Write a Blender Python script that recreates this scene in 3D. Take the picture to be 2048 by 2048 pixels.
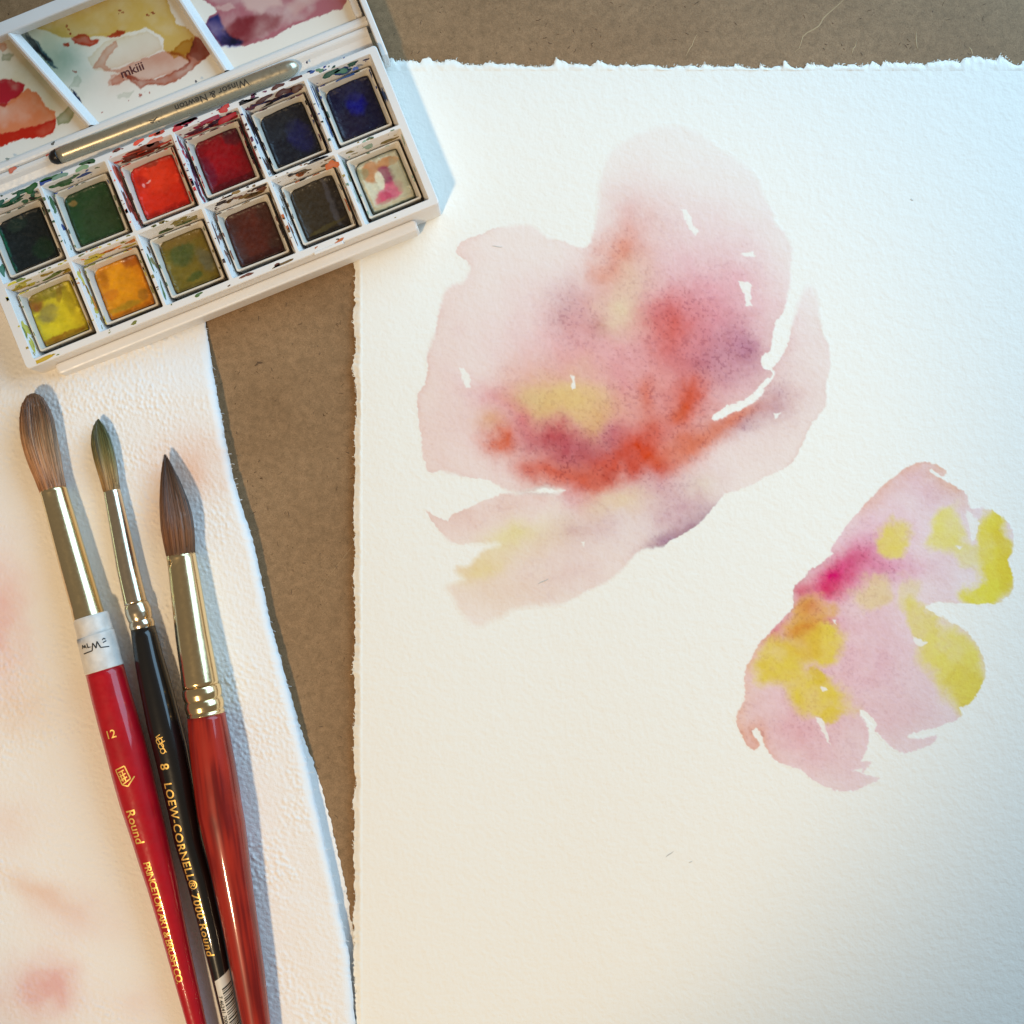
import bpy, math, random
import numpy as np
from math import radians, pi

# ------------------------------------------------------------------ camera, world, lamps, exposure
sc = bpy.context.scene
for o in list(bpy.data.objects):
    bpy.data.objects.remove(o)
C = sc.collection
S = 0.000145                      # metres per photo pixel (2048 wide) on the table top
FOV = radians(50)
HP = 1024 / math.tan(FOV / 2)     # camera height in the same pixels

cam = bpy.data.objects.new('camera', bpy.data.cameras.new('camera'))
C.objects.link(cam)
cam.data.sensor_fit = 'HORIZONTAL'
cam.data.angle = FOV
cam.data.clip_start = 0.01
cam.data.clip_end = 20
cam.location = (0, 0, HP * S)
sc.camera = cam

w = bpy.data.worlds.new('World')
sc.world = w
w.use_nodes = True
bgn = w.node_tree.nodes['Background']
bgn.inputs[0].default_value = (1.0, 0.86, 0.70, 1)
bgn.inputs[1].default_value = 0.175


def lamp(name, kind, loc, target, energy, color, **kw):
    d = bpy.data.lights.new(name, kind)
    d.energy = energy
    d.color = color
    for k, v in kw.items():
        setattr(d, k, v)
    o = bpy.data.objects.new(name, d)
    C.objects.link(o)
    o.location = loc
    a, b = np.array(loc), np.array(target)
    from mathutils import Vector
    o.rotation_euler = Vector(b - a).to_track_quat('-Z', 'Y').to_euler()
    return o


lamp('desk_lamp', 'SPOT', (-0.36, -0.66, 1.10), (-0.034, -0.036, 0), 39.5, (1.0, 0.74, 0.44),
     spot_size=radians(16.6), spot_blend=0.4, shadow_soft_size=0.05)
lamp('window_light', 'AREA', (0.36, 0.37, 0.30), (0.02, 0.08, 0.05), 5.2, (0.41, 0.71, 1.0),
     shape='RECTANGLE', size=0.75, size_y=0.50)

sc.view_settings.view_transform = 'Standard'
sc.view_settings.look = 'None'
sc.view_settings.exposure = 0.14
sc.view_settings.gamma = 1.0
sc.cycles.max_bounces = 8

# ------------------------------------------------------------------ helpers
RNG = np.random.default_rng(7)
random.seed(7)


def lin(c):
    c = np.asarray(c, float) / 255.0
    return np.where(c <= 0.04045, c / 12.92, ((c + 0.055) / 1.055) ** 2.4)


def W(px, py, z=0.0):
    """photo pixel + height (pixels) -> world point in pixel units"""
    px, py, z = np.asarray(px, float), np.asarray(py, float), np.asarray(z, float)
    f = (HP - z) / HP
    return np.stack(np.broadcast_arrays((px - 1024) * f, (1024 - py) * f, z), -1)


_T = np.random.default_rng(3).random((256, 256))


def vnoise(x, y, seed=0):
    x = np.asarray(x, float) + seed * 37.31
    y = np.asarray(y, float) + seed * 91.77
    xi, yi = np.floor(x).astype(int), np.floor(y).astype(int)
    fx, fy = x - xi, y - yi
    fx, fy = fx * fx * (3 - 2 * fx), fy * fy * (3 - 2 * fy)
    a, b = _T[xi & 255, yi & 255], _T[(xi + 1) & 255, yi & 255]
    c, d = _T[xi & 255, (yi + 1) & 255], _T[(xi + 1) & 255, (yi + 1) & 255]
    return (a * (1 - fx) + b * fx) * (1 - fy) + (c * (1 - fx) + d * fx) * fy


def fbm(x, y, scale, octv=4, seed=0):
    r, amp, tot = 0.0, 1.0, 0.0
    f = 1.0 / scale
    for k in range(octv):
        r = r + amp * vnoise(x * f, y * f, seed + k * 5)
        tot += amp
        amp *= 0.5
        f *= 2.03
    return r / tot


def sstep(a, b, x):
    t = np.clip((np.asarray(x, float) - a) / (b - a), 0, 1)
    return t * t * (3 - 2 * t)


def sdpoly(X, Y, poly):
    P = np.asarray(poly, float)
    d2 = np.full(X.shape, 1e18)
    ins = np.zeros(X.shape, bool)
    for (x0, y0), (x1, y1) in zip(P, np.roll(P, -1, 0)):
        ex, ey = x1 - x0, y1 - y0
        t = np.clip(((X - x0) * ex + (Y - y0) * ey) / (ex * ex + ey * ey + 1e-9), 0, 1)
        d2 = np.minimum(d2, (X - x0 - t * ex) ** 2 + (Y - y0 - t * ey) ** 2)
        if abs(ey) > 1e-9:
            ins ^= ((y0 > Y) != (y1 > Y)) & (X < ex * (Y - y0) / ey + x0)
    d = np.sqrt(d2)
    return np.where(ins, d, -d)


class Canvas:
    """pigment laid on a set of photo-plane points; colour is what the pigment lets through"""

    def __init__(s, X, Y, warp=3.0, wscale=22, base=(1, 1, 1)):
        s.X, s.Y = X, Y
        s.wx = X + warp * 2 * (fbm(X, Y, wscale, 4, 11) - .5) + warp * .9 * (vnoise(X / 4.5, Y / 4.5, 3) - .5)
        s.wy = Y + warp * 2 * (fbm(X, Y, wscale, 4, 23) - .5) + warp * .9 * (vnoise(X / 4.5, Y / 4.5, 6) - .5)
        s.bx = X + 24 * 2 * (fbm(X, Y, 55, 5, 31) - .5)
        s.by = Y + 24 * 2 * (fbm(X, Y, 55, 5, 47) - .5)
        s.c = np.ones(X.shape + (3,)) * np.asarray(base)

    def put(s, col, a, mix=False):
        c = lin(col)
        a = np.clip(a, 0, 1)[..., None]
        s.c = s.c * (1 - a) + a * (c if mix else s.c * c)

    def gauss(s, cx, cy, rx, ry, ang, col, alpha, mix=False, hard=0.0, rough=0.35, bleed=1.0):
        bleed = bleed if bleed > 1.1 else min(bleed, max(.22, min(rx, ry) / 42.0))
        X = s.X + (s.bx - s.X) * bleed + (s.wx - s.X) * 1.3
        Y = s.Y + (s.by - s.Y) * bleed + (s.wy - s.Y) * 1.3
        ca, sa = math.cos(radians(ang)), math.sin(radians(ang))
        u = ((X - cx) * ca + (Y - cy) * sa) / rx
        v = (-(X - cx) * sa + (Y - cy) * ca) / ry
        r = np.sqrt(u * u + v * v)
        a = np.exp(-r * r * 1.15) if hard == 0 else sstep(1.25 + (1 - hard) * .4, 0.95 - (1 - hard) * .4, r)
        a = a * alpha * (1 - rough + 2 * rough * fbm(s.X, s.Y, 28, 4, int(cx) % 97))
        if mix is None:                      # half glaze, half body colour
            c = lin(col)
            s.c = s.c * (1 - a[..., None]) + np.clip(a, 0, 1)[..., None] * (.3 * s.c * c + .7 * c)
        else:
            s.put(col, a, mix)

    def poly(s, pts, col, alpha, soft=1.5, edge=0.0, edgew=4.0, mix=False, rough=.2):
        d = sdpoly(s.wx, s.wy, pts)
        m = sstep(-soft, soft, d)
        a = m * alpha * (1 - rough + 2 * rough * fbm(s.X, s.Y, 40, 4, 3))
        if edge:
            a = a + m * edge * np.exp(-np.clip(d, 0, None) / edgew) * (.4 + 1.2 * fbm(s.X, s.Y, 50, 3, 8))
        s.put(col, a, mix)
        return d


def mesh_obj(name, V, F, mat=None, parent=None, col=None, smooth=False, kind=None, scaled=False):
    me = bpy.data.meshes.new(name)
    V = np.asarray(V, float)
    me.from_pydata((V if scaled else V * S).tolist(), [], F if isinstance(F, list) else F.tolist())
    if col is not None:
        at = me.color_attributes.new('col', 'FLOAT_COLOR', 'POINT')
        c4 = np.ones((len(V), 4), np.float32)
        c4[:, :3] = col
        at.data.foreach_set('color', c4.ravel())
    if smooth:
        me.polygons.foreach_set('use_smooth', np.ones(len(me.polygons), bool))
    me.update()
    o = bpy.data.objects.new(name, me)
    C.objects.link(o)
    if mat is not None:
        me.materials.append(mat)
    if parent is not None:
        o.parent = parent
    if kind:
        o['kind'] = kind
    return o


def thing(name, loc, label, cat, group=None, rz=0.0):
    o = bpy.data.objects.new(name, None)
    o.empty_display_size = 0.01
    C.objects.link(o)
    o.location = loc
    o.rotation_euler = (0, 0, rz)
    o['label'] = label
    o['category'] = cat
    if group:
        o['group'] = group
    return o


def grid_faces(nr, nc):
    i = np.arange(nr - 1)[:, None] * nc + np.arange(nc - 1)[None, :]
    return np.stack([i, i + nc, i + nc + 1, i + 1], -1).reshape(-1, 4)


class MB:
    """collects verts and faces"""

    def __init__(s):
        s.V, s.F, s.n = [], [], 0

    def add(s, V, F):
        V = np.asarray(V, float).reshape(-1, 3)
        s.V.append(V)
        s.F += [tuple(int(i) + s.n for i in f) for f in F]
        s.n += len(V)

    def loft(s, rings, cap0=False, cap1=False, closed=True):
        n = len(rings[0])
        V = np.concatenate(rings)
        F = []
        for k in range(len(rings) - 1):
            for i in range(n if closed else n - 1):
                j = (i + 1) % n
                F.append((k * n + i, k * n + j, (k + 1) * n + j, (k + 1) * n + i))
        if cap0:
            F.append(tuple(range(n - 1, -1, -1)))
        if cap1:
            b = (len(rings) - 1) * n
            F.append(tuple(range(b, b + n)))
        s.add(V, F)

    def box(s, x0, x1, y0, y1, z0, z1, b=1.5):
        """rounded-top box"""
        def r(ix, z, rad):
            return rrect((x0 + x1) / 2, (y0 + y1) / 2, x1 - x0 - 2 * ix, y1 - y0 - 2 * ix, rad, z, 3)
        s.loft([r(0, z0, b * 1.5), r(0, z1 - b, b * 1.5), r(b * .3, z1 - b * .3, b * 1.5), r(b, z1, b * 1.2)], cap0=True, cap1=True)

    def build(s, name, mat, parent=None, smooth=False, kind=None, col=None):
        return mesh_obj(name, np.concatenate(s.V), s.F, mat, parent, col, smooth, kind)


def rrect(cx, cy, w, h, r, z, n=4):
    """rounded rectangle ring, counter-clockwise"""
    pts = []
    r = min(r, w / 2 - .01, h / 2 - .01)
    for (sx, sy, a0) in ((1, 1, 0), (-1, 1, 90), (-1, -1, 180), (1, -1, 270)):
        for k in range(n):
            a = radians(a0 + 90 * k / (n - 1))
            pts.append((cx + sx * (w / 2 - r) + r * math.cos(a), cy + sy * (h / 2 - r) + r * math.sin(a), z))
    return np.array(pts)


# ------------------------------------------------------------------ materials
def M(name, color=(200, 200, 200), rough=0.5, metal=0.0, attr=False, spec=0.5, coat=0.0, coat_rough=0.05,
      var=0.0, var_scale=400, bumps=(), sss=0.0, aniso_var=None, rvar=0.0):
    m = bpy.data.materials.new(name)
    m.use_nodes = True
    nt = m.node_tree
    N, L = nt.nodes, nt.links
    p = N['Principled BSDF']
    p.inputs['Roughness'].default_value = rough
    p.inputs['Metallic'].default_value = metal
    p.inputs['Specular IOR Level'].default_value = spec
    p.inputs['Coat Weight'].default_value = coat
    p.inputs['Coat Roughness'].default_value = coat_rough
    if sss:
        p.inputs['Subsurface Weight'].default_value = sss
        p.inputs['Subsurface Radius'].default_value = (1, .9, .8)
        p.inputs['Subsurface Scale'].default_value = 0.0006
    tc = N.new('ShaderNodeTexCoord')
    base = tuple(lin(color)) + (1,)
    out = None
    if attr:
        a = N.new('ShaderNodeVertexColor')
        a.layer_name = 'col'
        mx = N.new('ShaderNodeMix')
        mx.data_type = 'RGBA'
        mx.blend_type = 'MULTIPLY'
        mx.inputs[0].default_value = 1
        mx.inputs[7].default_value = base
        L.new(a.outputs['Color'], mx.inputs[6])
        out = mx.outputs[2]
    if var:
        nz = N.new('ShaderNodeTexNoise')
        nz.inputs['Scale'].default_value = var_scale
        nz.inputs['Detail'].default_value = 5
        L.new(tc.outputs['Object'], nz.inputs['Vector'])
        if aniso_var:
            mp = N.new('ShaderNodeMapping')
            mp.inputs['Scale'].default_value = aniso_var
            L.new(tc.outputs['Object'], mp.inputs['Vector'])
            L.new(mp.outputs[0], nz.inputs['Vector'])
        mr = N.new('ShaderNodeMapRange')
        mr.inputs[1].default_value = .25
        mr.inputs[2].default_value = .75
        mr.inputs[3].default_value = 1 - var
        mr.inputs[4].default_value = 1 + var
        L.new(nz.outputs['Fac'], mr.inputs[0])
        mx = N.new('ShaderNodeMix')
        mx.data_type = 'RGBA'
        mx.blend_type = 'MULTIPLY'
        mx.inputs[0].default_value = 1
        if out is None:
            mx.inputs[6].default_value = base
        else:
            L.new(out, mx.inputs[6])
        L.new(mr.outputs[0], mx.inputs[7])
        out = mx.outputs[2]
    if out is None:
        p.inputs['Base Color'].default_value = base
    else:
        L.new(out, p.inputs['Base Color'])
    if rvar:
        nz = N.new('ShaderNodeTexNoise')
        nz.inputs['Scale'].default_value = 900
        L.new(tc.outputs['Object'], nz.inputs['Vector'])
        mr = N.new('ShaderNodeMapRange')
        mr.inputs[1].default_value = .35
        mr.inputs[2].default_value = .7
        mr.inputs[3].default_value = rough
        mr.inputs[4].default_value = rough + rvar
        L.new(nz.outputs['Fac'], mr.inputs[0])
        L.new(mr.outputs[0], p.inputs['Roughness'])
    prev = None
    for (scale, dist, detail) in bumps:
        nz = N.new('ShaderNodeTexNoise')
        nz.inputs['Scale'].default_value = scale
        nz.inputs['Detail'].default_value = detail
        L.new(tc.outputs['Object'], nz.inputs['Vector'])
        b = N.new('ShaderNodeBump')
        b.inputs['Strength'].default_value = 1
        b.inputs['Distance'].default_value = dist
        L.new(nz.outputs['Fac'], b.inputs['Height'])
        if prev is not None:
            L.new(prev, b.inputs['Normal'])
        prev = b.outputs[0]
    if prev is not None:
        L.new(prev, p.inputs['Normal'])
    return m


PAPER = (240, 236, 226)
m_paper = M('paper', PAPER, .9, spec=.15, attr=True, bumps=((750, .00016, 4), (230, .00015, 2)))
m_towel = M('towel', (240, 237, 233), .95, spec=.08, attr=True, bumps=((2200, .00010, 3), (900, .0001, 3)))
m_plastic = M('white_plastic', (230, 225, 219), .32, spec=.5, var=.03, var_scale=60, sss=.12, rvar=.15)
m_pan = M('pan_plastic', (216, 207, 192), .35, spec=.5, var=.06, var_scale=300)
m_wellfloor = M('well_floor', (234, 227, 214), .30, spec=.5, attr=True)
m_paint = M('dried_paint', (255, 255, 255), .27, attr=True, spec=.30, bumps=((1500, .00003, 4), (300, .00004, 2)), rvar=.35)
m_splat = M('splatter', (255, 255, 255), .4, attr=True, spec=.4)
m_gold = M('gold_ferrule', (236, 214, 166), .18, 1.0, rvar=.06)
m_gold2 = M('worn_gold_ferrule', (236, 212, 164), .18, 1.0, rvar=.05, bumps=((500, .00002, 2),))
m_nickel = M('nickel_ferrule', (226, 210, 182), .17, 1.0, rvar=.08)
m_red = M('red_lacquer', (176, 6, 24), .34, spec=.2, coat=.75, coat_rough=.06, rvar=.2, var=.16, var_scale=220, bumps=((600, .00003, 2),))
m_black = M('black_lacquer', (20, 18, 17), .34, spec=.2, coat=.9, coat_rough=.05, bumps=((700, .00003, 2),))
m_wood = M('red_stained_wood', (255, 255, 255), .36, attr=True, spec=.2, coat=.75, coat_rough=.07)
m_hair = M('bristle_hair', (255, 255, 255), .45, attr=True, spec=.45)
m_goldink = M('gold_ink', (236, 190, 100), .4, .35)
m_ink = M('black_ink', (30, 28, 28), .5)
m_tape = M('white_tape', (216, 209, 200), .34, spec=.45, var=.16, var_scale=350, bumps=((500, .00012, 3),))
m_sticker = M('sticker', (216, 212, 204), .5)
m_silver = M('silver_barrel', (196, 186, 162), .27, .85, rvar=.12)
m_blackplug = M('black_plug', (26, 22, 18), .25)
m_greyink = M('grey_ink', (60, 54, 46), .5)


def board_material():
    m = bpy.data.materials.new('brown_hardboard')
    m.use_nodes = True
    nt = m.node_tree
    N, L = nt.nodes, nt.links
    p = N['Principled BSDF']
    p.inputs['Roughness'].default_value = .62
    p.inputs['Specular IOR Level'].default_value = .3
    tc = N.new('ShaderNodeTexCoord')

    def noise(scale, det=4, dist=0.0):
        n = N.new('ShaderNodeTexNoise')
        n.inputs['Scale'].default_value = scale
        n.inputs['Detail'].default_value = det
        n.inputs['Distortion'].default_value = dist
        L.new(tc.outputs['Object'], n.inputs['Vector'])
        return n.outputs['Fac']

    def ramp(src, stops):
        r = N.new('ShaderNodeValToRGB')
        e = r.color_ramp.elements
        for k, (pos, c) in enumerate(stops):
            el = e[k] if k < 2 else e.new(pos)
            el.position = pos
            el.color = tuple(lin(c)) + (1,)
        L.new(src, r.inputs[0])
        return r.outputs[0]

    def mixc(f, a, b, blend='MIX'):
        x = N.new('ShaderNodeMix')
        x.data_type = 'RGBA'
        x.blend_type = blend
        if isinstance(f, float):
            x.inputs[0].default_value = f
        else:
            L.new(f, x.inputs[0])
        L.new(a, x.inputs[6])
        L.new(b, x.inputs[7])
        return x.outputs[2]

    base = ramp(noise(420, 6, .6), ((.30, (146, 117, 84)), (.70, (168, 135, 99))))
    fib = ramp(noise(2300, 4, 2.2), ((.33, (205, 198, 190)), (.62, (255, 255, 255))))
    c = mixc(1.0, base, fib, 'MULTIPLY')
    big = ramp(noise(35, 3), ((.3, (236, 232, 226)), (.7, (255, 255, 255))))
    c = mixc(1.0, c, big, 'MULTIPLY')
    fl = ramp(noise(900, 2, 1.5), ((.70, (255, 255, 255)), (.77, (140, 118, 96))))
    c = mixc(1.0, c, fl, 'MULTIPLY')
    L.new(c, p.inputs['Base Color'])
    b = N.new('ShaderNodeBump')
    b.inputs['Distance'].default_value = .00006
    L.new(noise(1300, 5), b.inputs['Height'])
    L.new(b.outputs[0], p.inputs['Normal'])
    return m


# ------------------------------------------------------------------ the table top
m_board = board_material()
tb = MB()
tb.box(-2600, 2600, -2600, 2600, -60, 0, 4)
top = tb.build('tabletop', m_board, kind='structure')


# ------------------------------------------------------------------ text
def text_geo(s, size, spacing=1.0):
    cu = bpy.data.curves.new('t', 'FONT')
    cu.body = s
    cu.size = size
    cu.space_character = spacing
    cu.resolution_u = 3
    cu.offset = size * .012
    o = bpy.data.objects.new('t', cu)
    C.objects.link(o)
    dg = bpy.context.evaluated_depsgraph_get()
    ev = o.evaluated_get(dg)
    me = ev.to_mesh()
    V = np.array([v.co[:] for v in me.vertices]).reshape(-1, 3)
    F = [tuple(p.vertices) for p in me.polygons]
    ev.to_mesh_clear()
    bpy.data.objects.remove(o)
    bpy.data.curves.remove(cu)
    # small triangles, so the letters follow a round handle
    V2, F2 = [tuple(v[:2]) for v in V], []
    todo = [(f[0], f[k], f[k + 1]) for f in F for k in range(1, len(f) - 1)]
    lim = size / 5.0
    while todo:
        t = todo.pop()
        e = [(abs(V2[t[k]][1] - V2[t[(k + 1) % 3]][1]), k) for k in range(3)]
        m, k = max(e)
        if m < lim:
            F2.append(t)
            continue
        a, b, c = t[k], t[(k + 1) % 3], t[(k + 2) % 3]
        V2.append(((V2[a][0] + V2[b][0]) / 2, (V2[a][1] + V2[b][1]) / 2))
        n = len(V2) - 1
        todo += [(a, n, c), (n, b, c)]
    V = np.array(V2)
    return V[:, 0], V[:, 1], F2


# ------------------------------------------------------------------ watercolour paper
def paper_z(x, y):
    lift = 13 * sstep(1150, 735, x) * sstep(420, 760, y)
    return 5.5 + lift + 1.5 * (fbm(x, y, 420, 2, 5) - .5)


def left_edge(y):
    return 709 + 13 * (fbm(y * 0, y, 46, 5, 61) - .5) + 4 * (vnoise(y * 0, y / 5.0, 9) - .5)


_fr = random.Random(12)
FLAKES = []
_x = 700.0
while _x < 2240:
    _x += _fr.uniform(12, 75)
    FLAKES.append((_x, _fr.uniform(10, 46), _fr.choice((2, 3, 4, 6, 8, 13)), _fr.random()))


def top_edge(x):
    base = 123 + 8 * sstep(700, 1050, x) - 9 * sstep(1500, 1950, x) + 3 * sstep(1050, 1250, x)
    e = base + 13 * (fbm(x, x * 0, 70, 3, 71) - .5) + 15 * (fbm(x, x * 0, 22, 4, 73) - .5) + 4 * (vnoise(x / 3.6, x * 0, 2) - .5)
    for (fx_, wd, hh, sk) in FLAKES:
        t = (x - fx_) / wd
        e = e - hh * np.where((t > 0) & (t < 1), np.where(t < .16, t / .16, ((1 - t) / .84) ** (.7 + sk)), 0)
    return e


X0, Y0, X1, Y1 = 725, 142, 2240, 2240
paper_root = None
xs = np.concatenate([np.linspace(X0, X1, 60)])
ys = np.linspace(Y0, Y1, 80)
mb = MB()
gx, gy = np.meshgrid(xs, ys)
mb.add(W(gx, gy, paper_z(gx, gy)).reshape(-1, 3), grid_faces(80, 60))
# torn (deckle) left edge: a little ridge, then a thin frayed fringe
yy = np.arange(Y0, Y1, 2.0)
tt = np.array([0, .18, .34, .5, .66, .82, 1.0])
zz = np.array([0, 1.0, .9, -.4, -2.0, -3.4, -4.6])
le = left_edge(yy)
fx = X0 - (X0 - le)[:, None] * tt[None, :]
fy = np.repeat(yy[:, None], 7, 1)
fz = paper_z(np.full_like(fx, X0), fy) + zz[None, :] + (tt[None, :] > .3) * 2.2 * (fbm(fx, fy, 9, 2, 77) - .5)
mb.add(W(fx, fy, fz).reshape(-1, 3), grid_faces(len(yy), 7)[:, ::-1])
# torn top edge
xx = np.arange(X0 - 12, X1, 2.0)
te = top_edge(xx)
tt2 = np.array([0, .25, .5, .68, .84, 1.0])
zz2 = np.array([0, .2, .3, -.4, -1.6, -3.0])
gy2 = Y0 - (Y0 - te)[:, None] * tt2[None, :]
gx2 = np.repeat(xx[:, None], 6, 1) + tt2[None, :] ** 2 * (-6 + 12 * vnoise(xx / 22, xx * 0, 5))[:, None]
gz2 = paper_z(gx2, np.full_like(gx2, Y0)) + zz2[None, :] + (tt2[None, :] > .2) * 3.0 * (fbm(gx2, gy2, 12, 2, 78) - .4)
mb.add(W(gx2, gy2, np.maximum(gz2, .8)).reshape(-1, 3), grid_faces(len(xx), 6))
nv = mb.n
paper = mb.build('watercolor_paper', m_paper, smooth=True, col=np.ones((nv, 3)))
fbp = MB()
for k in range(620):
    if k % 2:
        x0 = random.uniform(740, 2048)
        y0 = float(top_edge(np.array([x0]))[0]) + random.uniform(0, 3)
        a = random.uniform(-2.6, -.5)
        z0 = 4.0
    else:
        y0 = random.uniform(150, 2040)
        x0 = float(left_edge(np.array(y0))) + random.uniform(0, 3)
        a = random.uniform(2.2, 4.1)
        z0 = float(paper_z(np.array(725.0), np.array(y0))) - 3.5
    L_ = random.uniform(2.0, 5.5)
    q = [W(x0, y0, z0), W(x0 + L_ * .5 * math.cos(a), y0 + L_ * .5 * math.sin(a), z0 + random.uniform(-.5, 1)), W(x0 + L_ * math.cos(a + .5), y0 + L_ * math.sin(a + .5), max(.6, z0 + random.uniform(-2, .6)))]
    e1, e2 = np.array([.5, 0, .2]), np.array([0, .5, .2])
    fbp.loft([np.array([v + e1, v + e2, v - e1, v - e2]) for v in q])
fbp.build('torn_fibers', m_paper, paper, kind='stuff', col=np.ones((fbp.n, 3)))
paper['label'] = 'large white deckle-edged watercolour sheet with two loosely painted flowers'
paper['category'] = 'paper'


def smooth_poly(p, n=2):
    p = np.asarray(p, float)
    out = []
    for k in range(len(p)):
        a, b, c, d = p[k - 1], p[k], p[(k + 1) % len(p)], p[(k + 2) % len(p)]
        for q in range(n):
            t = q / n
            out.append(.5 * (2 * b + (c - a) * t + (2 * a - 5 * b + 4 * c - d) * t * t + (3 * b - a - 3 * c + d) * t ** 3))
    return out


def wash_layer(name, x0, x1, y0, y1, paint, outline, label, step=1.7):
    xs = np.arange(x0, x1, step)
    ys = np.arange(y0, y1, step)
    X, Y = np.meshgrid(xs, ys)
    cv = Canvas(X, Y, 4.0, 26)
    d = paint(cv, smooth_poly(outline))
    # grains of pigment settle in the hollows of the paper
    dens = np.clip(1 - .35 * cv.c[..., 0] - .65 * cv.c[..., 1], 0, 1)
    k = np.clip((dens - .10) * 1.9, 0, 1)
    g = fbm(X, Y, 4.6, 2, 88)
    sp = sstep(.56, .80, g) * (.3 + 1.4 * vnoise(X / 40, Y / 40, 15))
    cv.c *= (1 - (.26 * sp * k)[..., None] * np.array([.7, 1.0, .85]))
    cv.c *= (1 + ((fbm(X, Y, 9, 3, 90) - .5) * .34 * k)[..., None] * np.array([.6, 1.0, 1.0]))
    cv.c *= (1 + ((fbm(X, Y, 26, 3, 93) - .5) * .22 * k)[..., None] * np.array([.4, 1.0, 1.0]))
    cv.c = np.clip(cv.c, 0, 1)
    F = grid_faces(len(ys), len(xs))
    keep = (d.reshape(-1)[F] > -7).any(1)
    F = F[keep]
    used = np.unique(F)
    re = np.full(X.size, -1)
    re[used] = np.arange(len(used))
    P = W(X, Y, paper_z(X, Y) + .14 - .30 * sstep(-3, -6.5, d)).reshape(-1, 3)[used]
    edge = sstep(-7, -3.5, d.reshape(-1)[used])[:, None]
    col = cv.c.reshape(-1, 3)[used] * edge + (1 - edge)
    o = mesh_obj(name, P, re[F], m_paper, paper, col, True)
    o['label'] = label
    return o


A = lambda x, y: (800 + x * .4658, 220 + y * .4658)
R3 = lambda x, y: (820 + x * .2484, 900 + y * .2484)
out1 = [A(*p) for p in ((240, 600), (258, 570), (330, 535), (440, 500), (540, 488), (600, 510), (630, 545), (700, 560), (770, 590),
        (800, 592), (820, 550), (838, 480), (850, 400), (850, 330), (880, 220), (930, 150), (1020, 100), (1100, 70), (1200, 65),
        (1270, 85), (1330, 130), (1420, 190), (1500, 250), (1550, 310), (1570, 380), (1600, 440), (1610, 490), (1650, 520),
        (1685, 600), (1680, 680), (1670, 780), (1650, 860), (1615, 905), (1600, 980), (1585, 1040), (1550, 1060), (1562, 1108),
        (1590, 1112), (1600, 1135), (1540, 1190), (1470, 1245), (1400, 1270), (1348, 1312), (1350, 1338), (1420, 1300), (1520, 1250),
        (1580, 1180), (1612, 1130), (1600, 1105), (1650, 1040), (1690, 900), (1725, 780), (1760, 750), (1785, 770), (1800, 830), (1800, 900),
        (1840, 1020), (1852, 1090), (1828, 1170), (1835, 1270), (1800, 1310), (1750, 1380), (1720, 1450), (1690, 1510), (1640, 1550),
        (1560, 1580), (1440, 1640), (1390, 1650), (1360, 1690), (1280, 1780), (1200, 1830), (1130, 1870), (1060, 1878))]
out1 += [R3(*p) for p in ((1840, 820), (1790, 870), (1740, 930), (1690, 990), (1600, 1060), (1500, 1100), (1400, 1150), (1250, 1240),
        (1050, 1260), (850, 1280), (750, 1340), (620, 1410), (530, 1420), (450, 1370), (380, 1270), (340, 1190), (290, 1110), (320, 1085),
        (430, 1040), (380, 1000), (360, 940), (480, 920), (560, 830), (640, 785), (720, 760), (500, 755), (330, 745), (250, 660), (180, 580),
        (130, 470), (200, 530), (300, 560), (340, 530), (480, 460), (600, 410), (740, 350), (900, 345), (1060, 358), (1180, 355),
        (1262, 330), (1190, 312), (1090, 293), (1000, 320), (860, 335), (760, 320), (680, 260), (560, 230), (410, 215), (250, 180), (140, 165))]
out1 += [A(*p) for p in ((90, 1420), (80, 1300), (75, 1220), (105, 1180), (120, 1050), (150, 950), (180, 800), (220, 750), (270, 740),
        (295, 690), (280, 650), (245, 620))]


def gA(cv, lst, f=.4658, off=(800, 220)):
    for (x, y, rx, ry, ang, col, al, *o) in lst:
        kw = dict(o[0]) if o else {}
        kw.setdefault('mix', None if al >= .5 else False)
        cv.gauss(off[0] + x * f, off[1] + y * f, rx * f, ry * f, ang, col, al, **kw)


MX = dict(mix=True)


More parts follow.
